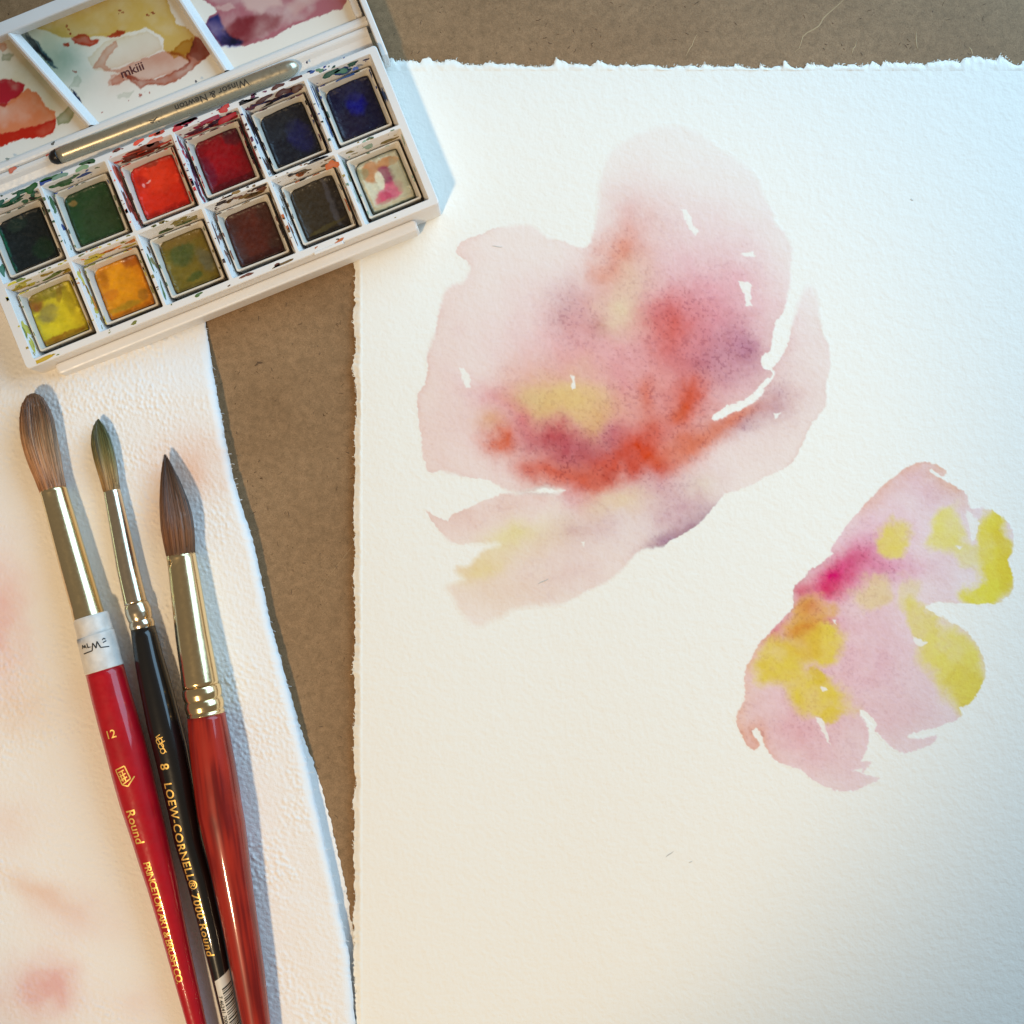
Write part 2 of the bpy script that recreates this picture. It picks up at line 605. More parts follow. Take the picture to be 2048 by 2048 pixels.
def paint1(cv, outline):
    d = sdpoly(cv.wx, cv.wy, outline)
    top = sstep(560, 330, cv.Y) * sstep(1080, 1200, cv.X)          # the top petal fades out softly
    low = sstep(1120, 1200, cv.Y) * .6
    soft = 1.6 + 9 * top + 5 * low + 7 * sstep(.50, .68, fbm(cv.X, cv.Y, 110, 3, 66)) * (1 - .6 * sstep(1180, 1300, cv.X)) + 7 * sstep(1560, 1600, cv.X) * sstep(760, 570, cv.Y)
    m = sstep(-soft, soft, d)
    base = np.ones_like(cv.c)
    tip = sstep(1560, 1600, cv.X) * sstep(700, 570, cv.Y)
    fade = (.58 - .32 * top - .22 * low) * (1 - .5 * tip)
    cv.put((250, 229, 229), m * fade * (.75 + .5 * fbm(cv.X, cv.Y, 90, 4, 2)))
    cv.put((240, 216, 208), m * (1 - top) * (1 - low) * .6 * np.exp(-np.clip(d, 0, None) / 5.0) * sstep(.3, .65, fbm(cv.X, cv.Y, 80, 3, 6)))
    cv.put((247, 218, 213), m * .36 * (1 - low) * sstep(1010, 860, cv.X) * (.6 + .8 * fbm(cv.X, cv.Y, 70, 3, 12)))
    gA(cv, (
        (900, 1060, 420, 370, 0, (244, 196, 204), .66), (1270, 800, 340, 290, 0, (243, 190, 206), .55),
        (1000, 470, 130, 220, -10, (243, 200, 200), .50), (820, 1360, 430, 210, -5, (238, 156, 168), .60), (1250, 960, 250, 230, 0, (238, 158, 168), .50), (1050, 1280, 260, 170, 0, (238, 160, 170), .55), (1300, 1080, 330, 300, 0, (240, 186, 196), .55),
        (1250, 500, 300, 240, 0, (248, 228, 230), .4), (800, 1130, 380, 290, 0, (244, 182, 190), .62), (1120, 1150, 120, 270, -5, (240, 160, 150), .5), (1000, 720, 120, 260, 12, (243, 190, 180), .5), (1300, 900, 280, 200, -20, (240, 166, 184), .62), (1180, 1320, 260, 120, -20, (240, 160, 156), .5), (1640, 1250, 200, 260, 15, (240, 214, 212), .5),
        (930, 640, 75, 150, 18, (238, 146, 122), .75), (850, 710, 60, 70, 30, (234, 150, 120), .5),
        (705, 830, 80, 110, 0, (220, 170, 178), .58), (800, 900, 110, 120, 0, (230, 176, 180), .4),
        (870, 930, 55, 40, 0, (196, 120, 125), .4), (960, 860, 110, 110, 0, (243, 222, 190), .75, MX),
        (1000, 720, 100, 100, 0, (240, 216, 190), .5, MX),
        (1160, 930, 95, 125, 15, (230, 100, 76), .78), (1120, 880, 110, 60, 0, (228, 130, 140), .5),
        (1260, 1010, 150, 150, 0, (230, 140, 145), .5), (1220, 1110, 90, 60, 40, (232, 120, 108), .4),
        (1450, 1010, 125, 115, 0, (210, 152, 176), .78), (1370, 1110, 150, 110, -30, (220, 164, 182), .6), (1480, 1030, 60, 60, 0, (196, 134, 166), .5),
        (1300, 1080, 60, 50, 0, (196, 120, 150), .35),
        (1245, 1250, 80, 120, 35, (228, 92, 52), .90), (1190, 1310, 55, 60, 0, (226, 110, 70), .6),
        (1055, 1230, 36, 80, 5, (228, 104, 76), .70), (1070, 1370, 60, 70, 0, (228, 120, 95), .5),
        (420, 1240, 150, 70, 25, (238, 150, 170), .55), (560, 1180, 170, 90, -20, (240, 168, 180), .45),
        (960, 1210, 70, 110, 0, (238, 150, 172), .55),
        (720, 1235, 240, 130, 8, (242, 208, 156), .95, MX), (720, 1240, 150, 80, 8, (238, 202, 138), .6, MX), (840, 1340, 80, 90, 0, (236, 190, 132), .85, MX), (620, 1270, 90, 60, 0, (236, 196, 136), .6, MX),
        (560, 1240, 70, 60, 0, (234, 206, 150), .6, MX),
        (430, 1415, 75, 88, -25, (230, 110, 70), .92), (380, 1330, 60, 50, 0, (236, 180, 120), .5),
        (520, 1330, 60, 90, -30, (228, 110, 130), .6), (640, 1400, 120, 75, 10, (214, 84, 84), .75),
        (700, 1450, 170, 85, 12, (200, 84, 102), .85), (860, 1495, 170, 70, 4, (196, 106, 126), .7), (930, 1410, 70, 60, 0, (196, 110, 150), .5),
        (1060, 1480, 125, 120, -40, (226, 78, 36), .95), (930, 1550, 190, 88, -8, (224, 76, 34), .95), (885, 1583, 42, 30, 0, (200, 40, 8), .75),
        (650, 1560, 160, 72, 12, (228, 100, 74), .85), (790, 1600, 140, 66, 8, (228, 108, 80), .85), (560, 1540, 70, 45, 0, (226, 110, 90), .6),
        (1230, 1430, 120, 60, -32, (230, 120, 84), .65), (1330, 1395, 270, 48, -28, (234, 134, 96), .75), (1460, 1310, 120, 36, -20, (234, 132, 92), .70),
        (1600, 1260, 90, 75, -40, (206, 164, 182), .6), (1480, 1360, 90, 40, -20, (190, 148, 174), .5),
        (1200, 1740, 190, 110, -35, (212, 162, 180), .7), (1265, 1790, 110, 55, -35, (176, 122, 152), .7), (1140, 1850, 80, 35, -20, (160, 100, 148), .6),
        (820, 1790, 160, 80, -20, (212, 160, 174), .55), (1100, 1640, 130, 80, 0, (218, 162, 184), .5), (760, 1680, 70, 60, 0, (238, 170, 190), .5),
        (930, 1690, 150, 55, -8, (242, 216, 176), .6, MX), (1290, 1620, 80, 55, 0, (244, 228, 212), .6, MX),
        (490, 1825, 150, 62, -18, (243, 234, 170), .75), (363, 1960, 140, 64, -25, (244, 228, 158), .75), (640, 1850, 170, 80, -20, (238, 210, 176), .5),
        (420, 1720, 260, 80, -15, (240, 200, 190), .5), (700, 2000, 330, 110, -15, (238, 206, 206), .5), (430, 2080, 220, 130, 0, (246, 224, 200), .5)))
    # crisp dark edges where the paint has pooled
    cv.put((190, 80, 60), .55 * np.exp(-np.clip(d, 0, None) / 2.0) * sstep(30, 12, np.hypot(cv.X - 1075, cv.Y - 978) * .6))
    cv.put((150, 90, 140), .45 * np.exp(-np.clip(d, 0, None) / 3.0) * sstep(120, 40, np.hypot(cv.X - 1370, cv.Y - 1070)))
    for hole in (((255, 1110), (275, 1102), (300, 1140), (304, 1190), (284, 1192), (265, 1150)),
                 ((733, 1142), (747, 1142), (750, 1192), (735, 1197)),
                 ((1452, 735), (1500, 738), (1512, 760), (1497, 790), (1516, 838), (1490, 842), (1478, 790)),
                 ((1460, 615), (1520, 608), (1532, 632), (1480, 630)),
                 ((1205, 432), (1228, 434), (1262, 490), (1288, 520), (1272, 542), (1220, 470)),
                 ((1600, 1300), (1632, 1295), (1612, 1330)), ((772, 1850), (790, 1848), (784, 1872))):
        hd = sdpoly(cv.wx, cv.wy, [A(*p) for p in hole])
        cv.put((255, 255, 255), .92 * sstep(-1.6, 1.4, hd), True)
    cv.c = cv.c * m[..., None] + (1 - m[..., None])
    return d


wash_layer('painted_flower', 820, 1700, 236, 1275, paint1, out1,
           'large pale pink painted flower with red, purple and ochre centre')

B = lambda x, y: (1440 + x * .3728, 880 + y * .3728)
out2 = [B(*p) for p in ((590, 580), (650, 500), (740, 390), (850, 270), (950, 180), (1020, 135), (1090, 118), (1150, 128), (1212, 165), (1200, 195),
        (1175, 190), (1140, 162), (1130, 178), (1180, 207), (1220, 230), (1310, 275), (1335, 335), (1350, 362), (1400, 360), (1460, 370), (1530, 420), (1577, 500), (1570, 600),
        (1545, 650), (1572, 720), (1570, 800), (1530, 850), (1470, 880), (1360, 882), (1280, 880), (1200, 868), (1100, 888), (1130, 920), (1230, 970),
        (1330, 1030), (1390, 1120), (1427, 1230), (1410, 1310), (1370, 1380), (1330, 1425), (1290, 1440), (1302, 1480), (1250, 1510), (1200, 1522),
        (1160, 1552), (1080, 1560), (1005, 1590), (1050, 1604), (1172, 1590), (1130, 1632), (1050, 1662), (990, 1682), (930, 1662), (880, 1612), (825, 1560),
        (842, 1530), (790, 1465), (750, 1448), (758, 1490), (790, 1540), (800, 1580), (790, 1660), (755, 1722), (822, 1720), (765, 1792), (858, 1805),
        (800, 1850), (720, 1880), (640, 1882), (560, 1862), (480, 1812), (420, 1770), (340, 1740), (270, 1690), (230, 1630), (200, 1550), (176, 1562),
        (185, 1600), (218, 1640), (180, 1662), (150, 1640), (120, 1590), (95, 1530), (88, 1480), (110, 1430), (135, 1380), (130, 1320), (135, 1250),
        (160, 1180), (210, 1100), (270, 1030), (340, 950), (395, 900), (390, 840), (400, 780), (460, 730), (470, 700), (510, 690), (570, 640), (605, 615))]


def paint2(cv, outline):
    d = sdpoly(cv.wx, cv.wy, outline)
    m = sstep(-1.8, 1.8, d)
    cv.put((247, 222, 230), m * .8 * (.7 + .6 * fbm(cv.X, cv.Y, 60, 4, 2)))
    ul = sstep(0, 1, (1640 - cv.X) / 160 + (1180 - cv.Y) / 900)
    cv.put((247, 206, 166), .75 * np.exp(-(np.clip(d, 0, None) / 20.0) ** 1.5) * (.3 + 1.2 * fbm(cv.X, cv.Y, 30, 3, 4)) * np.clip(sstep(1130, 1060, cv.Y) * sstep(1960, 1900, cv.X) * sstep(1060, 1000, cv.Y + (cv.X - 1660) * .0) + sstep(1560, 1500, cv.X) * sstep(1290, 1340, cv.Y) + .4 * sstep(1600, 1540, cv.X), 0, 1))
    soft = dict(bleed=.5)
    gA(cv, (
        (640, 1180, 400, 400, 0, (241, 194, 207), .68, soft), (420, 1560, 300, 240, 20, (240, 186, 198), .66, soft), (980, 1500, 250, 160, 0, (243, 204, 212), .5, soft),
        (900, 1150, 300, 260, 0, (244, 206, 220), .5, soft), (800, 600, 260, 200, -40, (240, 178, 208), .65, soft), (1080, 260, 200, 130, 30, (244, 206, 216), .45, soft),
        (880, 690, 240, 80, 0, (234, 140, 180), .6, soft),
        (620, 730, 200, 95, -33, (236, 72, 138), .95, soft), (590, 800, 85, 70, 0, (228, 44, 110), .75, soft), (720, 650, 110, 60, -20, (226, 90, 146), .7, soft),
        (440, 800, 70, 60, 0, (228, 86, 120), .7, soft), (570, 990, 90, 60, 0, (222, 60, 120), .6, soft), (300, 1020, 130, 40, -48, (226, 90, 120), .55, dict(bleed=.2))),
        .3728, (1440, 880))
    yl = dict(mix=True, hard=.42, bleed=1.3, rough=.25)
    gA(cv, (
        (930, 545, 75, 88, 20, (241, 221, 108), .9, yl), (1230, 480, 95, 100, 0, (243, 229, 130), .85, yl), (1340, 600, 90, 60, 20, (240, 226, 120), .6, yl),
        (1480, 600, 92, 235, 4, (243, 224, 88), .95, yl), (1400, 810, 135, 70, -8, (242, 228, 84), .92, yl), (1530, 640, 45, 160, 0, (236, 208, 60), .6, yl),
        (790, 850, 95, 70, 0, (238, 214, 140), .65, yl), (1010, 850, 70, 80, 0, (240, 224, 150), .55, yl), (1100, 970, 60, 110, -40, (240, 222, 120), .75, yl),
        (1270, 1200, 140, 230, -18, (243, 227, 118), .9, yl), (1330, 1330, 80, 100, 0, (236, 214, 80), .6, yl),
        (470, 960, 95, 130, 15, (234, 178, 88), .85, yl), (330, 1210, 115, 125, 0, (238, 212, 92), .9, yl), (560, 1110, 125, 85, -15, (239, 212, 90), .92, yl),
        (430, 1080, 110, 80, 0, (234, 194, 70), .7, yl), (520, 1385, 165, 105, 8, (239, 213, 86), .92, yl), (505, 1275, 52, 50, 0, (232, 202, 66), .9, yl), (610, 1470, 60, 40, 0, (236, 206, 74), .8, yl)),
        .3728, (1440, 880))
    gA(cv, ((440, 1015, 100, 32, -15, (228, 120, 60), .6, dict(bleed=.8)), (480, 900, 60, 50, 0, (230, 120, 80), .5, dict(bleed=.8))), .3728, (1440, 880))
    for hole in (((1322, 375), (1350, 385), (1390, 450), (1372, 520), (1352, 545), (1340, 470)),
                 ((508, 1490), (545, 1500), (568, 1560), (590, 1640), (572, 1620), (540, 1555)),
                 ((1035, 1055), (1075, 1068), (1115, 1085), (1085, 1108), (1045, 1090)),
                 ((540, 1328), (568, 1325), (572, 1345), (545, 1350)), ((1258, 570), (1300, 572), (1280, 588)),
                 ((603, 968), (622, 966), (620, 990)), ((700, 1780), (765, 1765), (760, 1790))):
        hd = sdpoly(cv.wx, cv.wy, [B(*p) for p in hole])
        cv.put((253, 250, 250), .92 * sstep(-1.6, 1.4, hd), True)
    cv.put((200, 50, 90), .5 * np.exp(-np.clip(d, 0, None) / 2.0) * sstep(90, 50, np.hypot(cv.X - 1605, cv.Y - 1170)))
    cv.c = cv.c * m[..., None] + (1 - m[..., None])
    return d


wash_layer('painted_flower', 1460, 2040, 912, 1596, paint2, out2,
           'smaller pink and yellow painted flower with a magenta heart')


# ------------------------------------------------------------------ paper towel
EDGE = np.array(((400, 480), (408, 625), (429, 763), (466, 954), (509, 1092), (535, 1219), (578, 1378), (615, 1526), (650, 1685), (676, 1800), (696, 1900), (706, 1990), (712, 2060), (718, 2140)), float)


def towel_edge(y):
    return np.interp(y, EDGE[:, 1], EDGE[:, 0]) + 3 * (fbm(y * 0, y, 60, 3, 3) - .5) + 2.4 * (vnoise(y * 0, y / 5, 4) - .5)


def towel_h(x, y):
    """top of the towel above the table, pixels"""
    h = 9 + 29 * sstep(640, 800, y - .33 * (200 - x) * 0)
    h = h - 5 * sstep(1650, 2000, y) * sstep(250, 640, x)
    return h + 7 * sstep(700, 820, y) * (fbm(x, y, 230, 3, 41) - .5)


def towel():
    ys = np.arange(560, 2130, 3.0)
    nc = 262
    t = np.linspace(0, 1, nc)
    E = towel_edge(ys)
    flat = E[:, None] - 20
    X = -80 + (flat + 80) * t[None, :]
    Y = np.repeat(ys[:, None], nc, 1)
    wet = np.clip(np.exp(-(((X - 380) / 75) ** 2 + ((Y - 960) / 110) ** 2)) + sstep(.52, .62, fbm(X, Y, 170, 3, 19)) * sstep(330, 150, X) * .8
                  + .9 * np.exp(-((X - 110 - (Y - 1000) * .25) / 130) ** 2) * sstep(900, 1050, Y), 0, 1)
    ang = .35
    xr, yr = X * math.cos(ang) + Y * math.sin(ang), -X * math.sin(ang) + Y * math.cos(ang)
    # raised tufts on a loose lattice, as the embossing leaves them
    gx_, gy_ = xr / 8.0, yr / 10.4
    best = np.zeros_like(X)
    ix, iy = np.floor(gx_).astype(int), np.floor(gy_).astype(int)
    for dx in (-1, 0, 1):
        for dy in (-1, 0, 1):
            cx_, cy_ = ix + dx, iy + dy
            jx_ = cx_ + .15 + .7 * _T[cx_ & 255, cy_ & 255]
            jy_ = cy_ + .15 + .7 * _T[(cx_ + 71) & 255, (cy_ + 29) & 255]
            am = .35 + .9 * _T[(cx_ + 13) & 255, (cy_ + 97) & 255]
            dd = np.hypot(gx_ - jx_, gy_ - jy_)
            best = np.maximum(best, am * sstep(.50, .06, dd))
    patch = .45 + .75 * sstep(.35, .65, fbm(X, Y, 120, 3, 28))
    bump = (best * 2.3 + 1.5 * (fbm(X, Y, 6, 2, 9) - .5)) * patch + 1.4 * (fbm(X, Y, 70, 3, 10) - .5)
    Z = towel_h(X, Y) + bump * (1 - .65 * wet)
    ring = []
    hz = towel_h(E, ys)
    for a in np.linspace(12, 175, 9):
        r = np.minimum(20, hz / 2 - .8)
        rx = E - 20 + 20 * np.sin(radians(a)) + 1.2 * (fbm(E, ys, 10, 2, int(a)) - .5)
        rz = hz - r + r * np.cos(radians(a)) + 1.6 * (fbm(E + a, ys, 12, 2, 5) - .5)
        ring.append((rx, ys, np.maximum(rz, .6)))
    RX = np.stack([r[0] for r in ring], 1)
    RY = np.stack([r[1] for r in ring], 1)
    RZ = np.stack([r[2] for r in ring], 1)
    X, Y, Z = np.hstack([X, RX]), np.hstack([Y, RY]), np.hstack([Z, RZ])
    cv = Canvas(X, Y, 4, 30)
    for (cx, cy, rx, ry, a, c, al) in ((375, 930, 85, 70, -20, (246, 202, 176), .85), (335, 1020, 50, 90, 0, (248, 214, 190), .5),
                                       (0, 1240, 60, 140, 0, (246, 190, 184), .75), (40, 1420, 70, 60, 0, (248, 222, 200), .5),
                                       (75, 1780, 80, 30, 25, (246, 208, 184), .7), (95, 1975, 60, 55, 20, (240, 176, 172), .85),
                                       (150, 1830, 90, 60, 0, (248, 216, 208), .5), (40, 2010, 120, 80, 0, (246, 206, 202), .5),
                                       (270, 2010, 60, 50, 0, (250, 226, 218), .5), (20, 1650, 60, 60, 0, (250, 226, 216), .5),
                                       (120, 1300, 160, 260, 0, (250, 240, 224), .5), (60, 900, 90, 110, 0, (250, 240, 222), .5)):  # the last cream patch paints in the left brush's window shade
        cv.gauss(cx, cy, rx, ry, a, c, al * .85, bleed=.9)
    col = np.clip(cv.c, 0, 1).reshape(-1, 3)
    o = mesh_obj('paper_towel', W(X, Y, Z).reshape(-1, 3), grid_faces(*X.shape), m_towel, None, col, True)
    o['label'] = 'folded white paper towel stained pink and peach under the brushes'
    o['category'] = 'paper towel'
    # the ply below, showing as a narrow shaded strip along the lower right edge
    ys = np.arange(1380, 2130, 3.0)
    ext = 20 * sstep(1380, 1640, ys) + 4 * (vnoise(ys * 0, ys / 5, 6) - .5) + 5 * (fbm(ys, ys * 0, 40, 3, 6) - .5)
    ex = np.minimum(towel_edge(ys) + ext, 2000)
    ts = np.linspace(0, 1, 10)
    X2 = (towel_edge(ys) - 60)[:, None] + (ex - towel_edge(ys) + 60)[:, None] * ts
    Y2 = np.repeat(ys[:, None], 10, 1)
    Z2 = np.minimum(2.2, 30) - 1.2 * ts[None, :] ** 4 + .8 * (fbm(X2, Y2, 14, 2, 7) - .5)
    mesh_obj('lower_ply', W(X2, Y2, Z2).reshape(-1, 3), grid_faces(*X2.shape), m_towel, o, np.ones((X2.size, 3)), True)
    # loose fibres along the torn edge
    fb = MB()
    for k in range(90):
        y = random.uniform(640, 2040)
        x = float(towel_edge(np.array(y))) - random.uniform(0, 4)
        z = random.uniform(4, float(towel_h(np.array(x), np.array(y))) * .8)
        L, a = random.uniform(3, 9), random.uniform(-1.1, 1.1)
        p = np.array([W(x - 3, y, z), W(x + L * .5 * math.cos(a), y + L * .5 * math.sin(a), z + random.uniform(-1, 2)), W(x + L * math.cos(a + .4), y + L * math.sin(a + .4), z + random.uniform(-1, 3))])
        d = np.array([0, .45, 0])
        e = np.array([0, 0, .45])
        fb.loft([np.array([q + d, q + e, q - d, q - e]) for q in p])
    f = fb.build('loose_fibers', m_towel, o, kind='stuff', col=np.ones((fb.n, 3)))


towel()

# ------------------------------------------------------------------ paint palette (box)
PB = 12.0                       # underside above the table
ZR = 85.0                       # rim height above the underside
ROT = radians(22.0)
org = W(-50, 427, PB + ZR)
org[2] = PB
pal = thing('paint_palette', tuple(org * S), 'open white plastic watercolour box with twelve pans and a spattered mixing lid', 'paint palette', rz=ROT)
cr, sr = math.cos(ROT), math.sin(ROT)
KF = (HP - PB - ZR) / HP


def PL(px, py, z):
    """photo pixel at height z above the box's underside -> palette-local pixels"""
    p = W(px, py, np.asarray(z, float) + PB) - org
    return np.stack([p[..., 0] * cr + p[..., 1] * sr, -p[..., 0] * sr + p[..., 1] * cr, p[..., 2]], -1)


PU, PV = 143.2 * KF, 160.6 * KF             # pitch of the compartments
OW, OH = 136.0 * KF, 152.6 * KF             # opening
IW, IH = OW - 17, OH - 20                   # opening at the floor
ZF = 14.0                                   # floor of a compartment
cells = [(r, c) for r in range(2) for c in range(6)]


def cell_center(r, c):
    return c * PU + OW / 2, -(r * PV + OH / 2)


def pull_to_rect(ring, cx, cy, hw, hh):
    out = []
    for (x, y, z) in ring:
        dx, dy = x - cx, y - cy
        k = min(hw / abs(dx) if abs(dx) > 1e-6 else 1e9, hh / abs(dy) if abs(dy) > 1e-6 else 1e9)
        out.append((cx + dx * k, cy + dy * k, z))
    return np.array(out)


tr = MB()
gu, gv = PU - OW, PV - OH
for (r, c) in cells:
    cx, cy = cell_center(r, c)
    o0 = rrect(cx, cy, OW, OH, 2.5, ZR - 1.2)
    oo = rrect(cx, cy, OW + 1.6, OH + 1.6, 3, ZR)
    rect = []
    for q, (x, y, z) in enumerate(oo):
        rect.append((x, y, z))
    rect = pull_to_rect(oo, cx, cy, PU / 2, PV / 2)
    # the corners of the rectangle must be hit exactly
    for q in range(16):
        if q % 4 in (1, 2):
            sx = 1 if q // 4 in (0, 3) else -1
            sy = 1 if q // 4 in (0, 1) else -1
            rect[q] = (cx + sx * PU / 2, cy + sy * PV / 2, ZR)
    mid = rrect(cx, cy, OW - 12, OH - 15, 3, ZR - 26)
    low = rrect(cx, cy, IW, IH, 3, ZF)
    tr.loft([rect, oo, o0, mid, low], cap1=True)
xa, xb = -gu / 2, 6 * PU - gu / 2
ya, yb = gv / 2, -2 * PV + gv / 2
ML, MR, MT, MBm = 17, 13, 9, 11
outer = lambda e, z, rad: rrect((xa - ML + xb + MR) / 2, (ya + MT + yb - MBm) / 2, xb - xa + ML + MR + 2 * e, ya - yb + MT + MBm + 2 * e, rad, z, 4)
rim = outer(-1.5, ZR, 7)
inner = pull_to_rect(rim, (xa + xb) / 2, (ya + yb) / 2, (xb - xa) / 2, (ya - yb) / 2)
for q in range(16):
    if q % 4 in (1, 2):
        inner[q] = (xb if q // 4 in (0, 3) else xa, ya if q // 4 in (0, 1) else yb, ZR)
tr.loft([outer(0, 0, 6), outer(0, 40, 7), outer(0, 42, 7), outer(0, ZR - 1.5, 7), rim, inner], cap0=True)
tray = tr.build('tray', m_plastic, pal)

# front lip (thumb catch) running along the lower edge, with a little raised latch
lp = MB()
yl = yb - MBm
lp.box(20, 6 * PU - 45, yl - 22, yl - .3, 6, 50, 4)
lp.build('front_lip', m_plastic, pal)
lt = MB()
lt.box(572, 632, yl - 3.2, yl + 3, ZR - 6, ZR + 1.6, 1.2)
lt.build('latch', m_plastic, pal)

# trough behind the pans, hinge step, lid
ub0, ub1 = xa - ML + 4, xb + MR - 2


def extrude_profile(mb, prof, u0, u1, n=2):
    us = np.linspace(u0, u1, n)
    R = [np.array([(u, y, z) for (y, z) in prof]) for u in us]
    mb.loft(R, closed=False)


tg = MB()
yt = ya + MT + .4
extrude_profile(tg, [(yt, 30), (yt + 14, 27), (yt + 30, 28), (yt + 42, 34), (yt + 48, 41), (yt + 51, 43), (yt + 56, 43.5), (yt + 58, 42), (yt + 58.5, 4), (yt, 4)][::-1], ub0, ub1)
tg.build('brush_trough', m_plastic, pal, smooth=False)

LF, LR = 22.0, 44.0            # lid floor and lid rim heights above the underside
y_near = yt + 61
lid = MB()
extrude_profile(lid, [(y_near, 6), (y_near, LR - 6), (y_near + 2, LR - 2), (y_near + 6, LR), (y_near + 13, LR), (y_near + 17, LR - 2), (y_near + 19.5, LR - 8), (y_near + 20.5, LF)][::-1], ub0 - 4, ub1 + 6)
y_far = y_near + 246
lid.box(ub0 - 8, ub1 + 10, y_far, y_far + 26, 2, LR, 3)
lid.box(ub1 - 12, ub1 + 2.5, y_near + 20.5, y_far, 2, LR, 3)
lid.box(ub0 - 8, ub0 + 6, y_near + 20.5, y_far, 2, LR, 3)
lid.add([(ub0 - 8, y_near, 2), (ub1 + 10, y_near, 2), (ub1 + 10, y_far, 2), (ub0 - 8, y_far, 2)], [(3, 2, 1, 0)])
# side flange of the lid, reaching past the hinge
e0, e1 = PL(718, -14, 62), PL(776, 108, 62)
lid_o = lid.build('lid', m_plastic, pal)
fl = MB()
ux = (e0[0] + e1[0]) / 2
fl.box(ux - 8, ux + 4, e1[1], y_far + 20, 4, 62, 2)
fl.build('lid_flange', m_plastic, pal)

# sloped dividers between the mixing wells
RIDGE = (((8, 57), (167, 236)), ((290, -108), (441, 124)))


def ridge_pts(k, z):
    (ax, ay), (bx, by) = RIDGE[k]
    return PL(np.array([ax, bx]), np.array([ay, by]), z)


for k in range(2):
    rb = MB()
    q = ridge_pts(k, LR - 2)
    t = q[1] - q[0]
    q[0] = q[0] + t * (y_far - q[0][1]) / t[1]
    q[1] = q[1] + t * (y_near + 20 - q[1][1]) / t[1]
    R = []
    for p in q:
        R.append(np.array([(p[0] - 9, p[1], LF - 1), (p[0] - 4, p[1], LR - 4), (p[0] - 2, p[1], LR - 2), (p[0] + 2, p[1], LR - 2), (p[0] + 5, p[1], LR - 5), (p[0] + 17, p[1], LF - 1)]))
    rb.loft(R, closed=False)
    rb.build('well_divider', m_plastic, pal)

# mixing-well floors with their puddles of dried colour, and shade tinted into the left one
Z1 = .2484
z1 = lambda *pts: [(x * Z1, y * Z1) for (x, y) in pts]
z2 = lambda *pts: [(460 + x * Z1, y * Z1) for (x, y) in pts]
gu_ = np.arange(ub0 + 4, ub1 - 10, 2.0)
gv_ = np.arange(y_near + 18, y_near + 252, 2.0)
LX, LY = np.meshgrid(gu_, gv_)
Zl = LF + .0 * LX
wx = org[0] + LX * cr - LY * sr
wy = org[1] + LX * sr + LY * cr
fz = HP / (HP - (Zl + PB))
IX, IY = 1024 + wx * fz, 1024 - wy * fz       # where each floor point stands in the photo's frame
cv = Canvas(IX, IY, 3.2, 16)


def stain(pts, col, al, edge=.35, edgew=2.5, soft=1.2, mix=False):
    cv.poly(pts, col, al, soft * 1.3, edge * 1.3, edgew, mix, rough=.5)


cv.gauss(850 * Z1, 120 * Z1, 620 * Z1, 210 * Z1, -18, (232, 212, 150), .75, bleed=.6)
cv.gauss(430 * Z1, 520 * Z1, 330 * Z1, 300 * Z1, 40, (190, 214, 212), .75, bleed=.6)
cv.gauss(1150 * Z1, 540 * Z1, 420 * Z1, 150 * Z1, -20, (236, 208, 190), .7, bleed=.6)
cv.gauss(160 * Z1, 560 * Z1, 330 * Z1, 330 * Z1, 0, (226, 204, 160), .7, bleed=.6)  # tan tint: window shade over the left well, put in as colour
cv.gauss(420 * Z1, 870 * Z1, 200 * Z1, 200 * Z1, 0, (224, 204, 158), .6, bleed=.6)  # more of the left well's shade, tinted tan
stain(z1((700, 470), (770, 420), (850, 330), (1000, 300), (1180, 250), (1290, 330), (1300, 400), (1150, 470), (980, 520), (850, 575), (760, 560)), (238, 226, 206), .55, .5, 1.6)
stain(z1((860, 690), (900, 610), (960, 600), (1010, 640), (960, 680)), (230, 186, 172), .6, .5)
stain(z1((60, 200), (640, -40), (1330, -40), (1390, 110), (1420, 200), (1490, 215), (1570, 290), (1550, 370), (1500, 440), (1400, 470), (1310, 400), (1320, 310), (1250, 270), (1170, 212), (1090, 245), (990, 270), (850, 290), (700, 300), (500, 300), (330, 230)), (228, 198, 116), .85, .5)
cv.gauss(480 * Z1, 480 * Z1, 250 * Z1, 230 * Z1, 40, (190, 212, 208), .9, bleed=.5)
cv.gauss(230 * Z1, 240 * Z1, 160 * Z1, 90 * Z1, 0, (176, 190, 186), .8, bleed=.5)
stain(z1((100, 215), (200, 280), (300, 330), (400, 470), (480, 560), (400, 520), (330, 460), (230, 370), (150, 290)), (40, 100, 128), .75, .3)
stain(z1((190, 230), (250, 290), (330, 410), (420, 500), (370, 490), (280, 400), (210, 310)), (10, 60, 84), .8, .2)
stain(z1((560, 700), (650, 800), (660, 830), (600, 780)), (20, 50, 96), .8)
stain(z1((740, 540), (800, 460), (860, 380), (930, 330), (950, 370), (880, 450), (850, 530), (890, 570), (960, 560), (1080, 500), (1200, 460), (1320, 415), (1450, 430), (1520, 470), (1540, 500), (1480, 560), (1300, 610), (1200, 650), (1060, 640), (900, 690), (890, 650), (980, 590), (840, 570), (800, 545)), (226, 182, 168), .75, .55, 2.0)
stain(z1((1000, 600), (1060, 610), (1150, 650), (1250, 640), (1400, 580), (1520, 500), (1500, 450), (1545, 390), (1570, 285), (1640, 330), (1700, 400), (1680, 460), (1570, 540), (1450, 640), (1330, 692), (1250, 680), (1180, 690), (1130, 725), (1100, 680), (1030, 640)), (182, 98, 70), .8, .35)
stain(z1((1560, 300), (1640, 330), (1700, 400), (1680, 460), (1590, 500), (1520, 440)), (170, 120, 112), .6, .1)
stain(z1((1480, 330), (1550, 300), (1560, 360), (1520, 440), (1530, 500), (1440, 450), (1350, 440)), (206, 164, 60), .7, .3)
